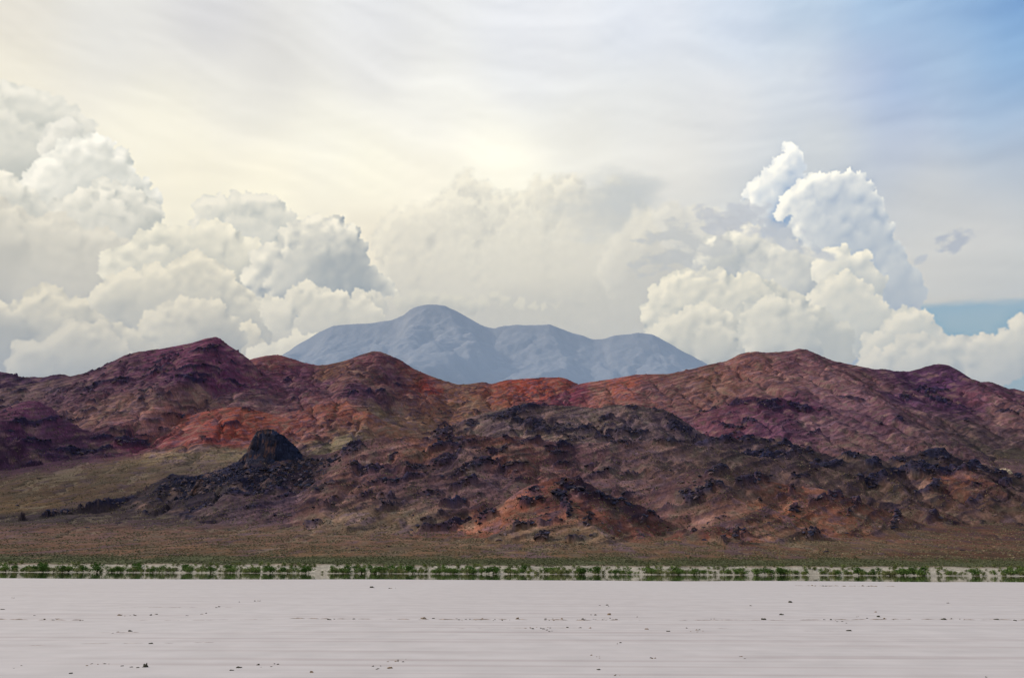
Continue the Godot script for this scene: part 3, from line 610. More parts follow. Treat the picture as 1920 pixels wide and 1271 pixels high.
	for j in NY:
		var d := land_depth(j)
		var b := clampf((d - 380.0) / 4.0, 0.0, 598.9)
		var hb := lerpf(base_table[int(b)], base_table[int(b) + 1], b - int(b))
		var live: Array[int] = []
		for r in nr:
			if d > par[r][4] - 900.0 and d < par[r][5] + 500.0:
				live.append(r)
		for i in NX:
			var x := tans[i] * d
			var h := hb
			var best := hb
			var own := 0
			var away := 400.0
			var wv := n_warp.get_noise_2d(x, d) * 46.0
			for r in live:
				var u0 := clampf(x / TX + TN / 2, 0.0, TN - 1.01)
				var k0 := int(u0)
				var s := dps[r][k0] - d
				var p := par[r]
				var hr: float
				if s > 0.0:
					var u := clampf((x + wv * minf(s, 160.0) / 160.0) / TX + TN / 2, 0.0, TN - 1.01)
					var k := int(u)
					hr = lerpf(hs[r][k], hs[r][k + 1], u - k)
					if hr < h - 30.0:
						continue
					s = lerpf(dps[r][k], dps[r][k + 1], u - k) - d
					hr -= p[0] * (1.0 - exp(-maxf(s, 0.0) / p[1])) + p[2] * s
				else:
					hr = lerpf(hs[r][k0], hs[r][k0 + 1], u0 - k0) + p[3] * s
				if hr > best:
					best = hr
					own = r + 1
					away = s
				if hr > h - 5.0:
					var t := clampf(0.5 + 0.1 * (hr - h), 0.0, 1.0)
					h = hr * t + h * (1.0 - t) + 2.5 * t * (1.0 - t) * 2.0 if hr < h + 5.0 else hr
			var at := j * NX + i
			h0[at] = h
			land_own[at] = own
			fall[at] = away
	# outcrops of dark rock: (x, height, depth, half length, half thickness, tilt)
	var out := PackedFloat32Array()
	out.resize(total)
	var patches := [-817,283,1715,51.5,6.9,-8, -966,289,1592,31.9,8.5,20, -933,250,1564,18.8,5.2,5, -847,263,1642,27.4,6.6,8, -793,258,1646,44.0,11.0,-5, -857,229,1584,63.5,8.5,5, -1096,467,2044,47.8,9.6,18, -1025,476,2038,34.0,13.6,8, -1255,472,2140,20.0,7.1,5, -963,525,2088,55.8,5.6,5, -886,514,2045,82.0,5.5,12, -847,593,2144,43.0,10.0,25, -811,470,2009,26.8,9.4,-10, -735,486,2106,35.2,7.0,-3, -973,560,2136,28.5,4.3,0, -843,486,1998,66.7,5.3,12, -806,527,2093,55.9,5.6,10, -643,265,1654,33.1,5.5,-25, -707,362,1848,24.7,4.9,5, -763,349,1850,18.5,4.9,20, -612,361,1844,24.6,3.7,-8, -413,335,1799,18.0,4.8,20, -628,315,1758,21.1,4.7,15, -347,460,2081,16.7,9.7,0, -321,503,2186,14.6,7.3,0, -375,451,2040,13.6,8.2,0, -407,435,1991,18.6,8.0,0, -637,524,2214,23.7,5.9,-25, 536,391,1874,37.6,12.5,-3, 605,381,1854,37.2,16.1,0, 677,380,1860,27.3,9.9,-20, 493,395,1990,39.9,5.3,15, 540,338,1793,14.4,14.4,-30, 1148,489,2153,57.5,14.4,-10, 1126,440,2066,48.3,19.3,-30, 1034,444,2050,20.5,16.4,-60, 827,410,1895,38.0,6.3,-20, 844,317,1709,20.5,9.1,25, 800,312,1715,11.5,4.6,20, 1092,351,1889,12.6,6.3,0, 1226,388,1942,38.9,10.4,-10, 497,319,1793,26.3,4.8,-3, -178,364,2042,19.1,8.2,10, -73,262,1454,13.6,6.8,20, -9,277,1451,38.8,11.6,10, 38,252,1397,42.0,11.2,-20, 25,295,1466,29.4,5.9,5, 88,433,2136,28.5,5.7,0, 175,266,1430,19.1,6.7,12, 229,294,1466,21.5,5.9,-5, 270,292,1472,9.8,4.9,0, 112,239,1374,23.0,5.5,5, 202,234,1356,45.3,7.2,3, 300,254,1430,38.2,13.4,-15, 161,248,1400,28.1,4.7,5, 85,245,1385,18.5,4.6,0, 356,214,1325,22.1,7.1,0, 392,215,1326,15.9,8.0,0, 428,212,1328,17.7,6.2,0, 467,199,1313,21.9,7.0,-10, 494,193,1319,13.2,4.4,-5, 462,208,1324,10.6,4.4,0, -177,133,1028,24.0,5.5,12, -181,124,1012,13.5,4.1,5, -158,149,1055,8.5,4.9,20, -216,158,1080,18.0,10.1,30, -123,134,1031,24.1,6.2,15, -90,147,1049,28.0,7.0,22, -73,153,1055,9.9,4.9,30, -53,126,1004,30.2,4.0,15, -71,115,984,16.4,3.9,10, -21,157,1066,15.7,6.4,5, -41,137,1030,27.5,3.4,15, 1,133,1022,23.9,3.4,12, -146,103,965,11.6,3.9,8, -124,114,992,11.9,3.3,20, 51,161,1080,15.9,2.2,8, 61,154,1072,17.9,2.1,5, 64,143,1055,15.5,2.1,5, 83,124,1028,10.3,2.1,3, -117,175,1098,14.7,2.2,-8, -80,173,1088,21.8,2.2,0, 15,173,1091,29.1,2.2,0, 74,166,1094,25.6,2.9,-12, 110,169,1094,11.0,2.2,15, 155,172,1097,22.0,2.2,3, 213,172,1094,21.9,2.2,-3, -561,69,1000,20.0,4.7,3, -527,83,1044,41.9,3.5,12, -509,90,1064,21.3,4.3,12, -445,117,1086,29.0,7.3,0, -469,101,1066,28.5,5.7,20, -392,113,1062,42.6,9.9,20, -356,122,1055,35.2,11.3,15, -343,97,1002,26.8,5.4,5, -378,75,980,19.6,3.3,10, -373,58,940,13.8,2.5,8, -306,135,1072,25.0,2.1,0, -292,124,1052,28.1,2.1,0, -290,107,1022,9.6,3.4,0, -302,117,1040,13.9,2.8,0, -332,109,1026,20.6,6.9,0, -265,139,1078,8.6,2.2,-10, -262,119,1044,7.0,2.8,0, -229,90,968,5.2,2.6,0, -204,82,929,3.1,2.5,0, -242,40,832,19.4,2.2,12, -238,46,875,8.2,2.9,12, 22,81,820,14.2,4.4,25, -26,51,818,13.7,3.3,38, 14,65,792,7.4,4.2,35, 49,88,821,9.9,2.2,15, 64,79,808,21.6,4.3,-15, 50,57,748,9.0,4.0,-80, 97,69,815,16.3,3.3,-20, 119,66,822,13.7,2.7,-15, 68,71,792,7.4,2.1,-10, 141,58,824,11.0,2.8,-12, 12,40,726,12.1,2.9,20, 47,73,790,7.9,5.3,0, 25,27,677,8.1,2.3,0, 208,89,874,10.5,5.8,30, 193,77,860,11.5,4.6,30, 222,92,872,8.2,4.7,0, 237,113,911,15.2,3.7,5, 190,81,872,7.0,3.5,0, 261,98,896,15.0,3.0,-10, 286,102,917,9.8,3.1,-10, 380,123,1060,14.2,5.7,0, 294,65,844,10.1,2.8,10, 365,83,906,12.1,2.4,-20, 514,150,1133,15.1,6.8,-10, 493,163,1154,10.8,3.9,0, 457,146,1145,22.9,3.8,15, 559,156,1148,10.7,5.4,0, 581,153,1146,10.7,4.6,0, 614,163,1148,24.5,7.7,0, 658,151,1148,12.3,6.1,0, 669,141,1130,18.9,6.0,-15, 506,126,1090,10.2,5.8,0, 725,134,1151,7.7,6.2,0, 703,138,1151,11.5,4.6,-20, 556,142,1128,45.2,6.0,5, 607,140,1114,44.6,4.5,5, 489,122,1085,21.7,5.8,0, 174,37,785,4.7,1.6,10]
	for k in patches.size() / 6:
		var cx: float = patches[k * 6]
		var ch: float = patches[k * 6 + 1]
		var cd: float = patches[k * 6 + 2]
		var rl: float = patches[k * 6 + 3]
		var rt: float = patches[k * 6 + 4]
		var ca := cos(deg_to_rad(patches[k * 6 + 5]))
		var sa := sin(deg_to_rad(patches[k * 6 + 5]))
		var reach := maxf(rl, rt) * 1.3
		var i0 := clampi(int((rad_to_deg(atan2(cx - reach, cd)) - AZ0) / (AZ1 - AZ0) * (NX - 1)) - 1, 0, NX - 1)
		var i1 := clampi(int((rad_to_deg(atan2(cx + reach, cd)) - AZ0) / (AZ1 - AZ0) * (NX - 1)) + 2, 0, NX - 1)
		var deep := reach * 2.2 + 12.0
		var j0 := clampi(int((cd - deep - D0) / (D1 - D0) * (NY - 1)), 0, NY - 1)
		var j1 := clampi(int((cd + deep - D0) / (D1 - D0) * (NY - 1)) + 1, 0, NY - 1)
		for j in range(j0, j1 + 1):
			var d := land_depth(j)
			for i in range(i0, i1 + 1):
				var dx := tans[i] * d - cx
				var dh := h0[j * NX + i] - ch
				var u := (dx * ca + dh * sa) / rl
				var v := (-dx * sa + dh * ca) / rt
				var m := 1.15 - sqrt(u * u + v * v)
				if m > out[j * NX + i]:
					out[j * NX + i] = m
	land_h.resize(total)
	land_rock.resize(total)
	var verts := PackedVector3Array()
	var cols := PackedColorArray()
	verts.resize(total)
	cols.resize(total)
	var tilt_c := cos(deg_to_rad(16.0))
	var tilt_s := sin(deg_to_rad(16.0))
	var rng := RandomNumberGenerator.new()
	rng.seed = 40
	var navy := Vector3(0.018, 0.021, 0.052)
	for j in NY:
		var d := land_depth(j)
		for i in NX:
			var at := j * NX + i
			var x := tans[i] * d
			var h := h0[at]
			var own := land_own[at]
			var s := fall[at]
			var grade := clampf(absf(s) / 60.0, 0.0, 1.0)
			var rough := n_rough.get_noise_2d(x, d)
			var tint := n_tint.get_noise_2d(x, d * 0.6 + h)
			var spot := n_spot.get_noise_2d(x, d * 0.5 + h)
			var rk := 0.0
			var col := zone(x + n_warp.get_noise_2d(x * 2.0, d * 2.0 + 500.0) * 26.0, d + n_warp.get_noise_2d(x * 2.0 + 900.0, d * 2.0) * 26.0)
			# patches and streaks of other soils: olive scrub, mauve scree, rust
			var mix_a := n_mix.get_noise_2d(x * 0.9 + h * 0.5, h * 1.6 - x * 0.25)
			var mix_b := n_mix.get_noise_2d(x * 2.6 + 700.0, h * 4.5 - x * 0.6 + d * 0.4)
			var lum := (col.x + col.y + col.z) / 3.0
			var blend := (mix_a * 0.6 + mix_b * 0.7)
			if blend > 0.10:
				col = col.lerp(Vector3(1.10, 0.97, 0.78) * lum * 0.98, minf((blend - 0.10) * 1.8, 0.52))
			elif blend < -0.06:
				col = col.lerp(Vector3(1.14, 0.78, 1.10) * lum * 0.86, minf((-blend - 0.06) * 1.9, 0.6))
			var shape := 0.0
			if own == 0:
				var flow := clampf((d - 480.0) / 300.0, 0.0, 1.0)
				var wash := absf(n_gully.get_noise_2d(x * 1.1 + n_warp.get_noise_2d(x, d) * 40.0, d * 0.22))
				shape = rough * 0.9 * flow - 2.2 * flow * maxf(0.0, 0.16 - wash) / 0.16 + tint * 1.2 * flow
				col *= 0.92 + tint * 0.34 + spot * 0.2
				if wash < 0.05 and flow > 0.3:
					col = col.lerp(Vector3(0.36, 0.29, 0.20), 0.25)
			else:
				var r: Dictionary = ridges[own - 1]
				var rocky: float = r.rock
				var g := 1.0 - absf(n_gully.get_noise_2d(x + d * 0.16 + tint * 22.0, d * 0.26 + own * 77.0)) * 3.2
				var gr := 1.0 - absf(n_rill.get_noise_2d(x * 0.9 - d * 0.35 + tint * 30.0, d * 0.6)) * 3.0
				shape = -(9.0 * maxf(g, 0.0) * minf(1.0, grade * grade * 1.4) + 1.4 * maxf(gr, 0.0) * grade) * (0.55 if d < 1000.0 else 1.0) * clampf((h - 20.0) / 60.0, 0.15, 1.0) + rough * (0.55 + rocky * 2.2) * (0.45 + 0.55 * grade) + spot * (0.1 + rocky * 0.8)
				var v := -x * tilt_s + h * tilt_c
				var u := x * tilt_c + h * tilt_s
				var sl := n_slab.get_noise_2d(u * 0.20 + d * 0.05, v * 1.9)
				var zn := n_zone.get_noise_2d(x, d + h)
				var need := out[at] * 0.95 + sl * 0.75 + zn * 0.25 * rocky - 0.31 + rocky * 0.05 - (0.12 if rocky < 0.3 else 0.0)
				rk = smoothstep(0.0, 0.16, need)
				shape += rk * (4.0 + sl * 6.0 + rough * 4.0) * (1.0 if d > 1110.0 or x > -250.0 else 0.45)
				if own == 3 or own == 2:   # the banded peak: beds of harder rock
					var bed: float = v * 0.045 - x * 0.004 + n_strata.get_noise_2d(x, h * 2.0) * 1.5
					var f: float = bed - floor(bed)
					var hard := smoothstep(0.30, 0.42, f) * (1.0 - smoothstep(0.62, 0.9, f)) * clampf(0.6 + zn * 1.3 + sl * 1.1, 0.0, 1.0)
					shape += hard * 3.5 * grade
					col = col.lerp(Vector3(0.065, 0.042, 0.080), hard * 0.62)
				col *= 1.0 + tint * 0.55 + spot * 0.30
				if g > 0.55 and rk < 0.5:
					col = col.lerp(col * 1.25 + Vector3(0.02, 0.015, 0.01), (g - 0.55) * 1.1)
				if tint > 0.22 and rk < 0.5:
					col = col.lerp(Vector3(0.32, 0.19, 0.15), minf((tint - 0.22) * 1.6, 0.45) * (0.4 if d < 1000.0 else 1.0))
				# thin dark beds and scree lines along the dip
				var line := n_slab.get_noise_2d(u * 0.20 + 300.0 + tint * 6.0, v * 3.0)
				if line > 0.12:
					var cut := smoothstep(0.12, 0.28, line) * (0.55 + 0.4 * rocky)
					col = col.lerp(col * 0.40 + navy * 0.5, cut)
					shape += cut * 1.8
				elif line < -0.2:
					col *= 1.0 + (-line - 0.2) * 1.6
				col = col.lerp(navy * (1.0 + spot * 0.7 + maxf(sl, 0.0) * 0.8) + col * 0.10, rk * (0.80 + 0.1 * spot))
			if d < 640.0:
				# pale silt of the bank, then a belt of olive scrub, then the brown fan
				var edge := n_spot.get_noise_2d(x * 0.25, d * 0.25) * 10.0 + tint * 14.0
				var olive := smoothstep(452.0, 462.0, d + edge * 0.5) * (1.0 - smoothstep(490.0, 540.0, d + edge * 2.0))
				col = col.lerp(Vector3(0.105, 0.11, 0.06) * (1.0 + spot * 0.4), olive)
				if d < 462.0:
					col = col.lerp(Vector3(0.43, 0.385, 0.32) * (1.0 + spot * 0.22 + tint * 0.2), 1.0 - smoothstep(446.0, 460.0, d + edge * 0.5))
					shape += (n_spot.get_noise_2d(x * 0.5, d) * 0.5 + tint * 0.8) * smoothstep(405.0, 430.0, d)
			h += shape
			land_h[at] = h
			land_rock[at] = rk
			verts[at] = Vector3(x, h, -d)
			col *= 1.0 + rng.randf_range(-0.17, 0.17)
			col = col.clamp(Vector3(0.008, 0.008, 0.008), Vector3(0.85, 0.85, 0.85))
			cols[at] = Color(col.x, col.y, col.z)
	var norms := PackedVector3Array()
	norms.resize(total)
	for j in NY:
		var ja := maxi(j - 1, 0) * NX
		var jb := mini(j + 1, NY - 1) * NX
		for i in NX:
			var across := verts[j * NX + mini(i + 1, NX - 1)] - verts[j * NX + maxi(i - 1, 0)]
			var away := verts[jb + i] - verts[ja + i]
			norms[j * NX + i] = across.cross(away).normalized()
	var mat := land_material()
	var called := ["slope", "hill", "mountain", "mountain", "mountain", "hill", "hill", "ridge", "hill", "ridge", "ridge", "ridge", "hill", "hill", "hill"]
	var about := ["wide olive and brown scrub fan sloping down to the salt flat", "dark craggy hill behind the far left shoulder", "purple banded peak with the sharp summit at left", "red and purple saddle with the small pointed second peak", "broad brown and purple mountain rising at right", "low purple hill at the left edge below the banded peak", "rust red hill below the banded peak", "ridge of dark blue crags in the middle", "spur with purple cliffs below the right mountain", "dark line of rocks at the foot of the right mountain", "long front ridge with slanting dark slabs and a ledge along its top", "dark crags along the right edge above the fan", "brown mound with dark rock ribs in the middle foreground", "rusty mound right of the middle, flecked with dark rock", "small red mound alone on the fan"]
	for o in nr + 1:
		var remap := {}
		var v2 := PackedVector3Array()
		var n2 := PackedVector3Array()
		var c2 := PackedColorArray()
		var ix := PackedInt32Array()
		for j in NY - 1:
			for i in NX - 1:
				var a := j * NX + i
				if land_own[a] != o:
					continue
				var q := [a, a + 1, a + NX, a + NX + 1]
				for k in 4:
					var g: int = q[k]
					var to: int = remap.get(g, -1)
					if to < 0:
						to = v2.size()
						remap[g] = to
						v2.append(verts[g])
						n2.append(norms[g])
						c2.append(cols[g])
					q[k] = to
				ix.append_array(PackedInt32Array([q[0], q[2], q[1], q[1], q[2], q[3]]))
		if ix.is_empty():
			continue
		var arr := []
		arr.resize(Mesh.ARRAY_MAX)
		arr[Mesh.ARRAY_VERTEX] = v2
		arr[Mesh.ARRAY_NORMAL] = n2
		arr[Mesh.ARRAY_COLOR] = c2
		arr[Mesh.ARRAY_INDEX] = ix
		var me := ArrayMesh.new()
		me.add_surface_from_arrays(Mesh.PRIMITIVE_TRIANGLES, arr)
		var mi := MeshInstance3D.new()
		mi.name = numbered(called[o])
		mi.mesh = me
		mi.material_override = mat
		tag(mi, about[o], "hill" if o else "slope", "", "structure")
		add_child(mi, true)

var taken := {}
func numbered(called: String) -> String:
	var n: int = taken.get(called, 0)
	taken[called] = n + 1
	return called if n == 0 else "%s_%03d" % [called, n]

func tag(o: Node, label: String, category: String, group := "", kind := "") -> void:
	o.set_meta("label", label)
	o.set_meta("category", category)
	if group:
		o.set_meta("group", group)
	if kind:
		o.set_meta("kind", kind)

func grain(sd: int, freq: float, low: float, high: float, size := 512) -> NoiseTexture2D:
	var t := NoiseTexture2D.new()
	t.width = size
	t.height = size
	t.seamless = true
	t.noise = noise(sd, freq, 4)
	var g := Gradient.new()
	g.set_color(0, Color(low, low, low))
	g.set_color(1, Color(high, high, high))
	t.color_ramp = g
	return t

func land_material() -> StandardMaterial3D:
	var m := StandardMaterial3D.new()
	m.resource_name = "desert_soil"
	m.vertex_color_use_as_albedo = true
	m.roughness = 1.0
	m.metallic_specular = 0.1
	m.albedo_texture = grain(51, 0.045, 0.62, 1.0)
	m.uv1_triplanar = true
	m.uv1_world_triplanar = true
	m.uv1_scale = Vector3.ONE / 61.0
	return m

func build_far_mountain() -> void:
	var crest: Array[Vector2] = [Vector2(-7026.6, 1503.5), Vector2(-5782.4, 2730.1), Vector2(-4987.8, 3317.8), Vector2(-4438.9, 3617.3), Vector2(-4162.8, 3778.5), Vector2(-3888.2, 3981.0), Vector2(-3534.9, 4205.8), Vector2(-3279.5, 4329.5), Vector2(-3036.7, 4361.2), Vector2(-2743.6, 4372.7), Vector2(-2431.8, 4404.8), Vector2(-2179.3, 4457.2), Vector2(-2006.2, 4540.4), Vector2(-1892.4, 4644.3), Vector2(-1756.9, 4707.2), Vector2(-1580.8, 4744.3), Vector2(-1403.4, 4750.2), Vector2(-1225.0, 4719.8), Vector2(-1005.5, 4606.6), Vector2(-786.7, 4483.5), Vector2(-568.9, 4350.8), Vector2(-343.1, 4290.3), Vector2(-147.8, 4342.3), Vector2(96.9, 4363.8), Vector2(390.6, 4354.7), Vector2(684.6, 4376.5), Vector2(899.0, 4295.4), Vector2(1122.3, 4204.4), Vector2(1316.5, 4154.3), Vector2(1480.8, 4094.0), Vector2(1656.2, 4094.7), Vector2(1853.0, 4156.5), Vector2(2098.0, 4188.0), Vector2(2294.5, 4219.4), Vector2(2556.9, 4189.9), Vector2(2775.9, 4078.9), Vector2(3011.2, 3928.2), Vector2(3293.6, 3778.5), Vector2(3591.7, 3599.9), Vector2(4220.9, 3256.3), Vector2(5123.3, 2677.2), Vector2(6427.5, 1739.9)]
	var nx := 560
	var ny := 150
	var dc := 14000.0
	var ng := noise(61, 1.0 / 1900.0, 6)
	var nf := noise(62, 1.0 / 260.0, 4)
	var nw := noise(63, 1.0 / 1500.0, 3)
	var verts := PackedVector3Array()
	var cols := PackedColorArray()
	for j in ny:
		var s := pow(j / float(ny - 1), 1.25) * 7200.0 - 500.0   # metres in front of the crest
		var d := dc - s
		for i in nx:
			var x := lerpf(crest[0].x, crest[-1].x, i / float(nx - 1))
			var q: float = x + nw.get_noise_2d(x, s * 0.4) * 900.0 * clampf(s / 1200.0, 0.0, 1.0)
			var hc := along(crest, q, 0.0)
			var h: float = hc - (s * 0.42 + 500.0 * (1.0 - exp(-s / 900.0)) if s > 0.0 else -s * 0.8)
			var grade := clampf(absf(s) / 700.0, 0.0, 1.0)
			var g := absf(ng.get_noise_2d(x + s * 0.25, s * 0.7)) * 3.0
			h -= 90.0 * maxf(0.0, 1.0 - g) * grade * clampf(h / 1500.0, 0.0, 1.0)
			var f: float = nf.get_noise_2d(x, s)
			h += f * (14.0 + 16.0 * grade)
			verts.append(Vector3(x, maxf(h, 2.0), -d))
			var c := Vector3(0.27, 0.265, 0.275) * (1.0 + f * 0.12)
			var pale := smoothstep(0.15, 0.4, f + 0.25 * (1.0 - g))
			c = c.lerp(Vector3(0.42, 0.38, 0.36), pale * 0.16)
			cols.append(Color(c.x, c.y, c.z))
	var norms := PackedVector3Array()
	var ix := PackedInt32Array()
	for j in ny:
		for i in nx:
			var across := verts[j * nx + mini(i + 1, nx - 1)] - verts[j * nx + maxi(i - 1, 0)]
			var near := verts[mini(j + 1, ny - 1) * nx + i] - verts[maxi(j - 1, 0) * nx + i]
			norms.append(near.cross(across).normalized())
			if i < nx - 1 and j < ny - 1:
				var a := j * nx + i
				ix.append_array(PackedInt32Array([a, a + 1, a + nx, a + 1, a + nx + 1, a + nx]))
	var arr := []
	arr.resize(Mesh.ARRAY_MAX)
	arr[Mesh.ARRAY_VERTEX] = verts
	arr[Mesh.ARRAY_NORMAL] = norms
	arr[Mesh.ARRAY_COLOR] = cols
	arr[Mesh.ARRAY_INDEX] = ix
	var me := ArrayMesh.new()
	me.add_surface_from_arrays(Mesh.PRIMITIVE_TRIANGLES, arr)
	var m := StandardMaterial3D.new()
	m.resource_name = "far_rock"
	m.vertex_color_use_as_albedo = true
	m.roughness = 1.0
	m.metallic_specular = 0.1
	var mi := MeshInstance3D.new()
	mi.name = numbered("mountain")
	mi.mesh = me
	mi.material_override = m
	tag(mi, "far pale blue mountain with three summits standing in haze behind the hills", "mountain", "", "structure")
	add_child(mi, true)
# ---------------------------------------------------------------- the salt flat and the water on it
func sheet(called: String, me: Mesh, m: Material, label: String, category: String, kind := "structure") -> MeshInstance3D:
	var mi := MeshInstance3D.new()
	mi.name = numbered(called)
	mi.mesh = me
	mi.material_override = m
	tag(mi, label, category, "", kind)
	add_child(mi, true)
	return mi

func build_flat() -> void:
	var m := StandardMaterial3D.new()
	m.resource_name = "salt_crust"
	m.albedo_color = Color(0.70, 0.676, 0.676)
	m.roughness = 0.9
	m.metallic_specular = 0.25
	m.albedo_texture = grain(71, 0.02, 0.93, 1.0, 1024)
	m.uv1_triplanar = true
	m.uv1_world_triplanar = true
	m.uv1_scale = Vector3.ONE / 23.0
	m.detail_enabled = true
	m.detail_blend_mode = BaseMaterial3D.BLEND_MODE_MUL
	m.detail_albedo = salt_streaks()
	m.detail_uv_layer = BaseMaterial3D.DETAIL_UV_2
	m.uv2_triplanar = true
	m.uv2_world_triplanar = true
	m.uv2_scale = Vector3(1.0 / 260.0, 1.0 / 7.0, 1.0 / 7.0)
	var p := PlaneMesh.new()
	p.size = Vector2(20000, 15600)
	var s := sheet("salt_flat", p, m, "wide pale grey salt flat in the foreground, faintly streaked", "ground")
	s.position = Vector3(0, 0, -7000)
	# the water: a thin still sheet between the flat and the shore
	var st := SurfaceTool.new()
	st.begin(Mesh.PRIMITIVE_TRIANGLES)
	var n := noise(73, 1.0 / 40.0, 4)
	var cells := 240
	for i in cells:
		var xa := lerpf(-520.0, 520.0, i / float(cells))
		var xb := lerpf(-520.0, 520.0, (i + 1) / float(cells))
		var za := -(114.0 + n.get_noise_1d(xa) * 10.0)
		var zb := -(114.0 + n.get_noise_1d(xb) * 10.0)
		var q := [Vector3(xa, 0.006, za), Vector3(xa, 0.006, -409.0), Vector3(xb, 0.006, -409.0), Vector3(xb, 0.006, zb)]
		for k in [0, 1, 2, 0, 2, 3]:
			st.set_normal(Vector3.UP)
			st.add_vertex(q[k])
	st.index()
	var w := StandardMaterial3D.new()
	w.resource_name = "still_water"
	w.albedo_color = Color(0.16, 0.15, 0.13)
	w.roughness = 0.025
	w.metallic_specular = 0.5
	sheet("water", st.commit(), w, "narrow strip of still water mirroring the shrubs along the far shore", "water")

# long faint bands in the crust, some a little pinker, some dirtier
func salt_streaks() -> NoiseTexture2D:
	var t := grain(72, 0.012, 0.9, 1.0, 1024)
	(t.noise as FastNoiseLite).fractal_octaves = 6
	var g := Gradient.new()
	g.offsets = PackedFloat32Array([0.0, 0.30, 0.42, 0.62, 1.0])
	g.colors = PackedColorArray([Color(0.89, 0.868, 0.865), Color(0.955, 0.942, 0.94), Color(0.985, 0.98, 0.98), Color(1.0, 1.0, 1.0), Color(0.955, 0.95, 0.95)])
	t.color_ramp = g
	return t
# ---------------------------------------------------------------- what stands on the land
func lump(sd: int, rough: float, flat: float, rings := 4, segs := 7) -> ArrayMesh:
	var rng := RandomNumberGenerator.new()
	rng.seed = sd
	var st := SurfaceTool.new()
	st.begin(Mesh.PRIMITIVE_TRIANGLES)
	st.set_smooth_group(-1)
	var grid := []
	for j in rings + 1:
		var row := []
		var e := lerpf(-0.35, 1.0, j / float(rings)) * PI / 2.0
		for i in segs:
			var a := TAU * (i + 0.5 * (j % 2)) / segs
			var r := 1.0 + rng.randf_range(-rough, rough)
			row.append(Vector3(cos(a) * cos(e) * r, sin(e) * r * flat, sin(a) * cos(e) * r))
		if j == rings:
			for i in segs:
				row[i] = Vector3(0, flat * (1.0 + rng.randf_range(-rough, rough) * 0.3), 0) if i == 0 else row[0]
		grid.append(row)
	for j in rings:
		for i in segs:
			var n := (i + 1) % segs
			for p in [grid[j][i], grid[j + 1][i], grid[j][n], grid[j][n], grid[j + 1][i], grid[j + 1][n]]:
				st.add_vertex(p)
	st.generate_normals()
	return st.commit()

func matte(called: String, c: Color, vertex := false) -> StandardMaterial3D:
	var m := StandardMaterial3D.new()
	m.resource_name = called
	m.albedo_color = c.linear_to_srgb()
	m.roughness = 0.95
	m.metallic_specular = 0.15
	m.vertex_color_use_as_albedo = vertex
	return m

func scatter(called: String, me: Mesh, m: Material, where: Array[Transform3D], tints: PackedColorArray, label: String, category: String) -> void:
	var mm := MultiMesh.new()
	mm.transform_format = MultiMesh.TRANSFORM_3D
	mm.use_colors = true
	mm.mesh = me
	mm.instance_count = where.size()
	for i in where.size():
		mm.set_instance_transform(i, where[i])
		mm.set_instance_color(i, tints[i])
	var mi := MultiMeshInstance3D.new()
	mi.name = called
	mi.multimesh = mm
	mi.material_override = m
	tag(mi, label, category, "", "stuff")
	add_child(mi, true)

func build_scrub() -> void:
	var rng := RandomNumberGenerator.new()
	rng.seed = 501
	var thick := noise(502, 1.0 / 45.0, 3)
	var where: Array[Transform3D] = []
	var tints := PackedColorArray()
	var tries := 0
	while where.size() < 90000 and tries < 400000:
		tries += 1
		var d := 455.0 * pow(3.6, rng.randf())
		var x := d * tan(deg_to_rad(rng.randf_range(-40.0, 40.0)))
		var at := land_at(x, d)
		if land_rock[at] > 0.3:
			continue
		if rng.randf() > 0.35 + thick.get_noise_2d(x, d) * 1.1 + (0.5 if d < 520.0 else 0.0):
			continue
		var s := rng.randf_range(0.3, 0.8) * (0.8 if d < 520.0 else 1.0 + (d - 500.0) / 1400.0)
		var t := Transform3D(Basis(Vector3.UP, rng.randf() * TAU).scaled(Vector3(s, s * rng.randf_range(0.6, 1.0), s)), Vector3(x, land_height(x, d) - 0.05, -d))
		where.append(t)
		var g := rng.randf_range(0.6, 1.25)
		var dry := rng.randf()
		var c := Vector3(0.115, 0.10, 0.062).lerp(Vector3(0.21, 0.155, 0.10), dry * dry)
		if d < 530.0:
			c = c.lerp(Vector3(0.06, 0.075, 0.032), 0.75)
		tints.append(Color(c.x * g, c.y * g, c.z * g))
	scatter("sagebrush", lump(503, 0.35, 0.8, 3, 6), matte("dry_leaves", Color(1, 1, 1), true), where, tints, "low dry sagebrush dotted over the fan and the lower slopes", "sagebrush")

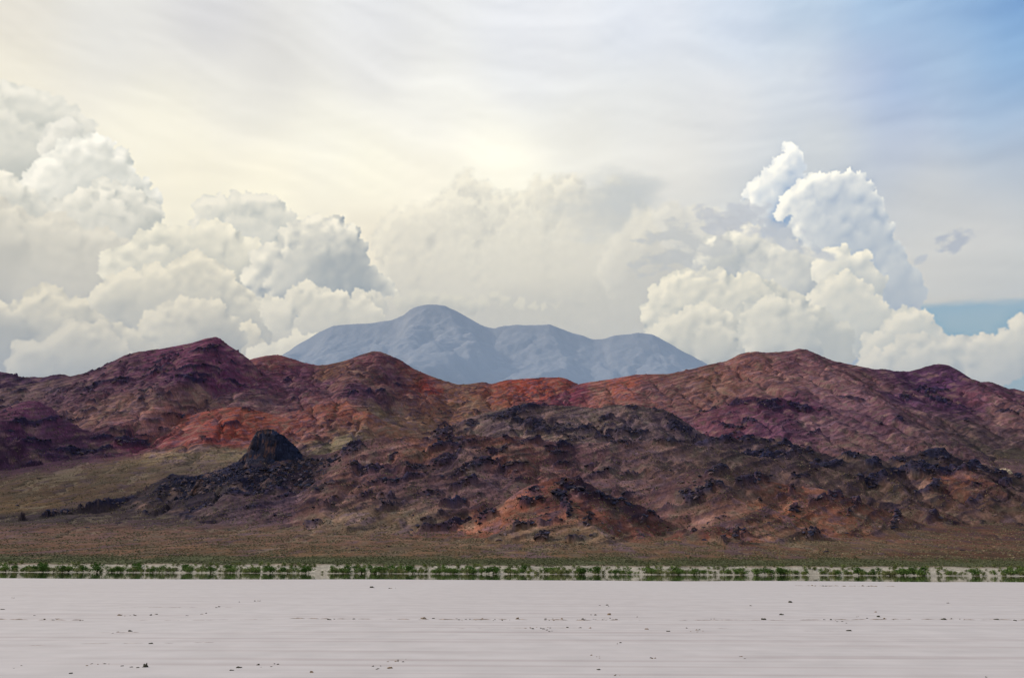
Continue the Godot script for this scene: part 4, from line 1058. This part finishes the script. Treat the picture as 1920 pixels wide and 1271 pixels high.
func build_boulders() -> void:
	var rng := RandomNumberGenerator.new()
	rng.seed = 511
	var where: Array[Transform3D] = []
	var tints := PackedColorArray()
	var tries := 0
	while where.size() < 15000 and tries < 900000:
		tries += 1
		var d := 560.0 * pow(4.0, rng.randf())
		var x := d * tan(deg_to_rad(rng.randf_range(-38.0, 38.0)))
		var at := land_at(x, d)
		var rk := land_rock[at]
		if rng.randf() > rk + (0.012 if land_own[at] > 0 else 0.0015):
			continue
		var s := pow(rng.randf(), 3.0) * 2.0 + 0.4
		s *= 0.6 + d / 2400.0
		var b := Basis.from_euler(Vector3(rng.randf_range(-0.4, 0.4), rng.randf() * TAU, rng.randf_range(-0.3, 0.5)))
		b = b.scaled_local(Vector3(s * rng.randf_range(1.0, 2.4), s * rng.randf_range(0.5, 0.9), s))
		where.append(Transform3D(b, Vector3(x, land_height(x, d) - s * 0.15, -d)))
		var g := rng.randf_range(0.5, 1.5)
		var c := Vector3(0.026, 0.028, 0.052).lerp(Vector3(0.11, 0.075, 0.075), pow(rng.randf(), 2.5) if rk > 0.3 else rng.randf())
		tints.append(Color(c.x * g, c.y * g, c.z * g))
	# the apron of fallen blocks round the butte
	for i in 900:
		var a := rng.randf() * TAU
		var far := 26.0 + pow(rng.randf(), 1.6) * 50.0
		var x := -333.0 + cos(a) * far * 1.5 - maxf(0.0, -cos(a)) * 30.0
		var d := 1090.0 - absf(sin(a)) * far
		var s := 0.7 + pow(rng.randf(), 3.0) * 3.4
		var b := Basis.from_euler(Vector3(rng.randf_range(-0.5, 0.5), rng.randf() * TAU, rng.randf_range(-0.5, 0.5))).scaled_local(Vector3(s * rng.randf_range(0.9, 1.6), s * rng.randf_range(0.7, 1.1), s))
		where.append(Transform3D(b, Vector3(x, land_height(x, d) - s * 0.1, -d)))
		var g := rng.randf_range(0.5, 1.6)
		var c := Vector3(0.026, 0.028, 0.052).lerp(Vector3(0.12, 0.08, 0.08), pow(rng.randf(), 3.0))
		tints.append(Color(c.x * g, c.y * g, c.z * g))
	scatter("rocks", lump(512, 0.3, 0.9, 3, 6), matte("dark_rock", Color(1, 1, 1), true), where, tints, "dark boulders and broken rock littering the outcrops", "rocks")

func build_butte() -> void:
	var crest: Array[Vector2] = [Vector2(-407.5, 120.9), Vector2(-393.7, 127.5), Vector2(-383.0, 136.9), Vector2(-375.1, 145.7), Vector2(-368.5, 153.0), Vector2(-363.9, 158.2), Vector2(-361.1, 167.0), Vector2(-358.4, 177.4), Vector2(-354.0, 185.5), Vector2(-348.4, 188.5), Vector2(-339.6, 189.7), Vector2(-330.6, 188.6), Vector2(-322.9, 184.9), Vector2(-315.2, 180.5), Vector2(-304.9, 171.6), Vector2(-296.1, 163.6), Vector2(-290.5, 157.0), Vector2(-286.4, 151.9), Vector2(-277.3, 147.5), Vector2(-265.3, 143.2), Vector2(-253.2, 137.4)]
	var dc := 1098.0
	var nx := 190
	var ny := 420
	var n_col := noise(521, 1.0 / 11.0, 3)
	var n_big := noise(522, 1.0 / 22.0, 3)
	var n_block := noise(524, 1.0 / 9.0, 1, FastNoiseLite.TYPE_CELLULAR)
	n_block.cellular_return_type = FastNoiseLite.RETURN_CELL_VALUE
	n_block.cellular_jitter = 0.9
	var n_fine := noise(523, 1.0 / 3.0, 3)
	var x0 := crest[0].x - 8.0
	var x1 := crest[-1].x + 8.0
	var verts := PackedVector3Array()
	var cols := PackedColorArray()
	var foot := minf(crest[0].y, crest[-1].y)
	for j in ny:
		var s := lerpf(-44.0, 58.0, j / float(ny - 1))
		for i in nx:
			var x := lerpf(x0, x1, i / float(nx - 1))
			var jut: float = n_col.get_noise_2d(x, 3.0 + s) * 1.2 + n_big.get_noise_2d(x, 40.0 + s * 0.6) * 4.0 + n_block.get_noise_2d(x * 1.1, 9.0 + s * 0.9) * 1.6
			var hc := along(crest, x, 0.0)
			var tall := maxf(hc - foot, 0.0)
			var back := absf(s + 2.0) - jut if s > 0.0 else absf(s)
			# a cap, a sheer upper face broken by one ledge, then a skirt of rubble
			var fall := 0.14 * smoothstep(0.0, 9.0, back) + 0.46 * smoothstep(8.0, 14.0, back) + 0.10 * smoothstep(13.0, 21.0, back) + 0.30 * smoothstep(20.0, 27.0, back)
			var h := hc - tall * fall - maxf(back - 20.0, 0.0) * 0.6
			var f: float = n_fine.get_noise_2d(x, s)
			var groove: float = n_col.get_noise_2d(x * 1.2, h * 2.4)
			var block: float = n_block.get_noise_2d(x + h * 0.3, h * 1.3 + s * 0.6)
			h += block * 2.6 * smoothstep(3.0, 9.0, back) + f * 0.9 + groove * 0.5 * smoothstep(6.0, 12.0, back) + 1.6 * (n_big.get_noise_2d(x * 2.2, h * 3.4) - 0.1 * sin(h * 0.9 + x * 0.12))
			verts.append(Vector3(x, h, -(dc - s)))
			var c := Vector3(0.026, 0.031, 0.062)
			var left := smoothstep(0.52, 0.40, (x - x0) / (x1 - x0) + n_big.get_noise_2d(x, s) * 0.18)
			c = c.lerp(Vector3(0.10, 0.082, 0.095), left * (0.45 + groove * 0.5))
			var skirt := smoothstep(19.0, 30.0, back + f * 6.0)
			c = c.lerp(Vector3(0.15, 0.095, 0.085), skirt * 0.6)
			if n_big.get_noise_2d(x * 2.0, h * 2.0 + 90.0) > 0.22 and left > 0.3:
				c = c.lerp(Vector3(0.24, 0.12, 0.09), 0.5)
			var bed: float = n_big.get_noise_2d(x * 0.7, h * 5.0)
			c *= 1.0 + groove * 0.3 + block * 0.55 + bed * 0.5 + f * 0.4
			cols.append(Color(maxf(c.x, 0.012), maxf(c.y, 0.012), maxf(c.z, 0.018)))
	var ix := PackedInt32Array()
	var norms := PackedVector3Array()
	for j in ny:
		for i in nx:
			var across := verts[j * nx + mini(i + 1, nx - 1)] - verts[j * nx + maxi(i - 1, 0)]
			var near := verts[mini(j + 1, ny - 1) * nx + i] - verts[maxi(j - 1, 0) * nx + i]
			norms.append(near.cross(across).normalized())
			if i < nx - 1 and j < ny - 1:
				var a := j * nx + i
				ix.append_array(PackedInt32Array([a, a + 1, a + nx, a + 1, a + nx + 1, a + nx]))
	var arr := []
	arr.resize(Mesh.ARRAY_MAX)
	arr[Mesh.ARRAY_VERTEX] = verts
	arr[Mesh.ARRAY_NORMAL] = norms
	arr[Mesh.ARRAY_COLOR] = cols
	arr[Mesh.ARRAY_INDEX] = ix
	var me := ArrayMesh.new()
	me.add_surface_from_arrays(Mesh.PRIMITIVE_TRIANGLES, arr)
	var mi := MeshInstance3D.new()
	mi.name = "rock_butte"
	mi.mesh = me
	mi.material_override = land_material()
	tag(mi, "dark blue black rock butte with a sheer blunt top left of the middle", "rock")
	add_child(mi, true)
	# the pale knob among the dark crags at the right
	var knob := MeshInstance3D.new()
	knob.name = "pale_rock"
	knob.mesh = lump(531, 0.12, 0.36, 7, 16)
	knob.material_override = matte("pale_tuff", Color(0.42, 0.33, 0.23))
	knob.scale = Vector3(12.0, 17.0, 9.0)
	var q := Vector2(713.1, 149.3)
	knob.position = Vector3(q.x, land_height(q.x, 1163.0) - 0.6, -1163.0)
	tag(knob, "small pale cream rock dome among dark crags at the right edge", "rock")
	add_child(knob, true)

func leafy(sd: int, high: float, wide: float, many: int, leaf: float, dark: Color, light: Color) -> ArrayMesh:
	var rng := RandomNumberGenerator.new()
	rng.seed = sd
	var st := SurfaceTool.new()
	st.begin(Mesh.PRIMITIVE_TRIANGLES)
	var heads := []
	for k in rng.randi_range(4, 7):
		var a := rng.randf() * TAU
		var r := rng.randf() * wide * 0.32
		heads.append([Vector3(cos(a) * r, high * rng.randf_range(0.24, 0.76), sin(a) * r), rng.randf_range(0.22, 0.36)])
	# a few stems
	for h in heads:
		var c: Vector3 = h[0]
		var side := Vector3(0.045, 0, 0.0)
		st.set_color(Color(0.10, 0.075, 0.05))
		for pair in [[side, Vector3(0, 0, 0.045)], [Vector3(0, 0, 0.045), -side], [-side, side]]:
			st.set_normal((pair[0] + pair[1]).normalized())
			st.add_vertex(pair[0] + c * 0.05)
			st.add_vertex(c)
			st.add_vertex(pair[1] + c * 0.05)
	for i in many:
		var h: Array = heads[i % heads.size()]
		var dir := Vector3(rng.randfn(), rng.randfn() * 0.9, rng.randfn()).normalized()
		var p: Vector3 = h[0] + dir * Vector3(wide, high, wide) * float(h[1]) * pow(rng.randf(), 0.4)
		if p.y < 0.05:
			p.y = rng.randf() * 0.3
		var n := (dir + Vector3(rng.randfn(), rng.randfn(), rng.randfn()) * 0.6).normalized()
		var t := n.cross(Vector3(rng.randfn(), rng.randfn(), rng.randfn()).normalized()).normalized()
		var b := n.cross(t)
		var s := leaf * rng.randf_range(0.6, 1.3)
		st.set_color(dark.lerp(light, rng.randf()))
		st.set_normal(n)
		for v in [p - t * s, p + b * s * 0.5, p + t * s, p - t * s, p + t * s, p - b * s * 0.5]:
			st.add_vertex(v)
	return st.commit()

func landmark(t: float) -> String:
	var marks := [[-0.42, "below the low purple hill"], [-0.23, "below the dark butte"], [-0.055, "below the slanting dark slabs"], [0.19, "below the brown mound"], [0.31, "below the small red mound"], [0.45, "below the rusty mound"]]
	for m in marks:
		if t < m[0]:
			return m[1]
	return "below the crags at the right"

func build_shrubs() -> void:
	var m := matte("shrub_leaves", Color(1, 1, 1), true)
	m.backlight_enabled = true
	m.backlight = Color(0.35, 0.45, 0.2)
	m.cull_mode = BaseMaterial3D.CULL_DISABLED
	var kinds := []
	for k in 4:
		kinds.append([leafy(601 + k, 2.7, 3.0, 190, 0.24, Color(0.055, 0.095, 0.025), Color(0.15, 0.21, 0.065)), "bright green rounded shrub", "bright green shrubs along the shore"])
	for k in 3:
		kinds.append([leafy(611 + k, 3.3, 2.6, 210, 0.24, Color(0.025, 0.055, 0.014), Color(0.08, 0.145, 0.035)), "tall dark green shrub", "dark green shrubs along the shore"])
	for k in 3:
		kinds.append([leafy(621 + k, 1.7, 2.6, 130, 0.22, Color(0.11, 0.12, 0.05), Color(0.24, 0.24, 0.11)), "low olive grey shrub", "olive shrubs along the shore"])
	var rng := RandomNumberGenerator.new()
	rng.seed = 631
	var clump := noise(632, 1.0 / 14.0, 2)
	var count := 0
	while count < 298:
		var x := rng.randf_range(-300.0, 300.0)
		if clump.get_noise_1d(x) < rng.randf_range(-0.7, 0.1):
			continue
		var d := 401.0 + pow(rng.randf(), 1.5) * 24.0
		var pick := rng.randi() % kinds.size()
		var k: Array = kinds[pick]
		var o := MeshInstance3D.new()
		o.name = numbered("shrub")
		o.mesh = k[0]
		o.material_override = m
		var s := rng.randf_range(1.0, 1.6)
		o.transform = Transform3D(Basis(Vector3.UP, rng.randf() * TAU).scaled(Vector3(s * rng.randf_range(1.1, 1.9), s, s)), Vector3(x, land_height(x, d) - 0.08, -d))
		var below := landmark(x / d)
		tag(o, "%s on the far shore %s" % [k[1], below], "shrub", "%s %s" % [k[2], below])
		add_child(o, true)
		count += 1

func build_clods() -> void:
	var mud := matte("dried_mud", Color(0.055, 0.052, 0.038))
	var tan_mud := matte("tan_mud", Color(0.20, 0.14, 0.09))
	var shapes := [lump(701, 0.34, 0.75, 4, 8), lump(702, 0.4, 0.6, 4, 7), lump(703, 0.3, 0.9, 4, 8), lump(704, 0.38, 0.5, 4, 9)]
	var rng := RandomNumberGenerator.new()
	rng.seed = 711
	var spots := [-9.91,21.37,0.114, -9.68,21.14,0.042, -11.99,21.22,0.057, -9.71,31.17,0.625, -9.21,26.15,0.262, -8.19,21.76,0.204, -8.14,22.59,0.181, -9.51,21.66,0.362, -9.15,21.69,0.290, -10.64,19.67,0.394, -9.71,19.31,0.155, -7.14,15.89,0.085, -7.23,15.74,0.126, -5.62,13.30,0.071, -5.13,10.47,0.098, -4.98,10.47,0.140, -4.65,10.26,0.041, -4.49,10.15,0.041, -4.39,10.10,0.040, -3.21,10.14,0.068, -3.21,9.87,0.053, -3.07,10.42,0.042, -2.90,10.37,0.139, -2.25,9.70,0.052, -4.87,9.52,0.045, -5.79,10.00,0.020, -5.86,10.27,0.027, -20.23,33.59,0.269, -14.64,24.23,0.129, -4.25,20.11,0.215, -9.65,57.92,0.387, -8.09,56.36,0.527, 2.52,20.57,0.192, 2.17,20.32,0.339, 1.69,20.29,0.298, 1.05,20.24,0.473, 0.16,20.41,0.109, -0.23,20.16,0.404, -0.65,20.35,0.163, -1.08,20.10,0.537, -1.88,20.50,0.082, -2.13,20.48,0.137, -3.75,20.14,0.067, 0.53,17.21,0.575, 1.16,17.41,0.070, 1.37,17.42,0.186, 1.62,17.27,0.058, 0.78,16.46,0.198, 2.73,17.02,0.080, 3.05,16.44,0.088, 1.75,13.84,0.111, 3.17,28.54,0.343, 2.19,22.82,0.274, 2.64,22.58,0.121, 3.23,21.57,0.043, -1.47,11.03,0.258, -1.62,10.19,0.123, -1.43,10.14,0.068, 1.03,10.07,0.047, 1.17,11.60,0.155, 1.89,11.42,0.122, 1.18,9.43,0.088, 8.28,29.03,0.078, 10.73,32.25,0.172, 7.37,22.93,0.123, 6.16,20.59,0.138, 5.04,20.74,0.222, 7.78,20.70,0.221, 9.09,21.74,0.232, 9.61,22.03,0.103, 9.42,21.04,0.281, 10.72,20.90,0.126, 11.17,20.93,0.224, 12.09,20.99,0.140, 12.32,20.78,0.222, 16.84,32.34,0.108, 10.70,24.69,0.082, 3.63,16.62,0.311, 3.61,17.38,0.046, 6.70,16.79,0.112, 3.09,11.47,0.138, 7.74,19.62,0.184, 27.82,72.77,2.916, 31.42,73.58,1.474, 5.26,9.51,0.032]
	for i in spots.size() / 3:
		var w: float = spots[i * 3 + 2]
		var d: float = spots[i * 3 + 1]
		var px := w / d * 1497.0
		var many := 1 if px < 11.0 else int(px / 4.5)
		for k in many:
			var o := MeshInstance3D.new()
			o.name = numbered("mud_clod")
			o.mesh = shapes[rng.randi() % 4]
			var brown := rng.randf() < 0.3
			o.material_override = tan_mud if brown else mud
			var each := w * 0.5 if many == 1 else rng.randf_range(1.0, 2.6) * d / 1497.0
			var x: float = spots[i * 3] + (0.0 if many == 1 else rng.randf_range(-0.5, 0.5) * w)
			var z := d + (0.0 if many == 1 else rng.randf_range(-0.02, 0.02) * d)
			o.transform = Transform3D(Basis(Vector3.UP, rng.randf() * TAU).scaled(Vector3(each, each * rng.randf_range(0.5, 0.85), each)), Vector3(x, 0.0, -z))
			var side: String = ["at the left", "left of the middle", "right of the middle", "at the right"][clampi(int((x / z / 0.64 + 1.0) * 2.0), 0, 3)]
			var place := "in the dark broken line" if d > 17.5 and d < 20.5 else "on the far flat" if d >= 20.5 else "on the near flat"
			tag(o, "%s %s clod of mud %s, %s" % ["lone" if many == 1 else "small", "tan" if brown else "dark", place, side], "clod", "%s %s mud clods %s, %s" % ["lone" if many == 1 else "small", "tan" if brown else "dark", place, side])
			add_child(o, true)
	var up := MeshInstance3D.new()
	up.name = "mud_clump"
	up.mesh = lump(721, 0.4, 1.5, 5, 8)
	up.material_override = mud
	var q := Vector2(-4.33, 10.16)
	up.transform = Transform3D(Basis(Vector3(0, 0, 1), -0.25).scaled(Vector3(0.027, 0.03, 0.025)), Vector3(q.x, 0.0, -q.y))
	tag(up, "upright dark mud clump, tallest of the bits near the lower left", "clump")
	add_child(up, true)

# the smaller growth between and behind the shrubs one can tell apart
func build_thicket() -> void:
	var rng := RandomNumberGenerator.new()
	rng.seed = 641
	var clump := noise(642, 1.0 / 18.0, 2)
	var where: Array[Transform3D] = []
	var tints := PackedColorArray()
	while where.size() < 900:
		var x := rng.randf_range(-340.0, 340.0)
		if clump.get_noise_1d(x) < rng.randf_range(-0.6, 0.3):
			continue
		var d := 400.6 + rng.randf() * 50.0
		var s := rng.randf_range(0.6, 1.15)
		where.append(Transform3D(Basis(Vector3.UP, rng.randf() * TAU).scaled(Vector3(s * 1.5, s, s)), Vector3(x, land_height(x, d) - 0.06, -d)))
		var g := rng.randf_range(0.6, 1.4)
		tints.append(Color(g, g, g * rng.randf_range(0.8, 1.1)))
	var m := matte("thicket_leaves", Color(1, 1, 1), true)
	m.cull_mode = BaseMaterial3D.CULL_DISABLED
	scatter("shrub_thicket", leafy(643, 1.9, 2.4, 110, 0.22, Color(0.06, 0.09, 0.025), Color(0.18, 0.20, 0.08)), m, where, tints, "low green and olive growth filling in behind the shore shrubs", "thicket")

# low lines where the salt crust has buckled
func build_salt_ridges() -> void:
	var m := matte("buckled_crust", Color(0.47, 0.38, 0.33))
	m.albedo_texture = grain(731, 0.05, 0.45, 1.0, 256)
	m.uv1_triplanar = true
	m.uv1_world_triplanar = true
	m.uv1_scale = Vector3.ONE / 1.7
	var lines := [[Vector2(-12.54, 19.54), Vector2(-9.60, 19.31), 0.016], [Vector2(-9.83, 19.30), Vector2(-5.47, 19.80), 0.006], [Vector2(-5.84, 20.22), Vector2(3.59, 20.20), 0.016], [Vector2(3.47, 20.19), Vector2(7.87, 20.71), 0.009], [Vector2(7.69, 20.92), Vector2(13.60, 20.87), 0.015], [Vector2(24.95, 74.88), Vector2(33.86, 71.49), 0.04], [Vector2(-12.10, 25.89), Vector2(-8.60, 26.21), 0.008], [Vector2(-7.78, 15.71), Vector2(-6.52, 15.78), 0.006], [Vector2(-7.45, 13.13), Vector2(-4.56, 13.55), 0.004], [Vector2(-1.63, 11.02), Vector2(-1.22, 11.04), 0.005], [Vector2(4.08, 17.41), Vector2(6.72, 16.64), 0.003], [Vector2(-1.28, 17.26), Vector2(1.76, 17.28), 0.004]]
	var rng := RandomNumberGenerator.new()
	rng.seed = 733
	for l in lines:
		var a: Vector2 = l[0]
		var b: Vector2 = l[1]
		var tall: float = l[2]
		var n := noise(rng.randi() % 1000, 0.9, 4)
		var st := SurfaceTool.new()
		st.begin(Mesh.PRIMITIVE_TRIANGLES)
		var cells := int(a.distance_to(b) / 0.05)
		var before := []
		for i in cells + 1:
			var t := i / float(cells)
			var p := a.lerp(b, t)
			var ends := smoothstep(0.0, 0.08, t) * smoothstep(1.0, 0.92, t)
			var wob := n.get_noise_2d(p.x * 0.5, 7.0) * 0.35
			var h := maxf(0.0, tall * (0.45 + n.get_noise_2d(p.x * 2.5, 1.0) * 1.9)) * ends
			var half := 0.03 + h * 2.0
			var now := [Vector3(p.x, -0.002, -(p.y + wob - half)), Vector3(p.x, h - 0.001, -(p.y + wob)), Vector3(p.x, -0.002, -(p.y + wob + half))]
			if i:
				for k in 2:
					for v in [before[k], before[k + 1], now[k], now[k], before[k + 1], now[k + 1]]:
						st.add_vertex(v)
			before = now
		st.generate_normals()
		sheet("salt_ridge", st.commit(), m, "low buckled line of brownish salt crust across the flat", "salt ridge")

func build_haze() -> void:
	var f := FogVolume.new()
	f.name = "haze"
	f.shape = RenderingServer.FOG_VOLUME_SHAPE_BOX
	f.size = Vector3(30000, 2900, 11400)
	f.position = Vector3(0, 1440, -8900)
	var m := FogMaterial.new()
	m.density = 0.00012
	m.albedo = Color(0.74, 0.85, 1.0)
	f.material = m
	tag(f, "bluish haze lying in the basin before the far mountain", "haze", "", "stuff")
	add_child(f, true)
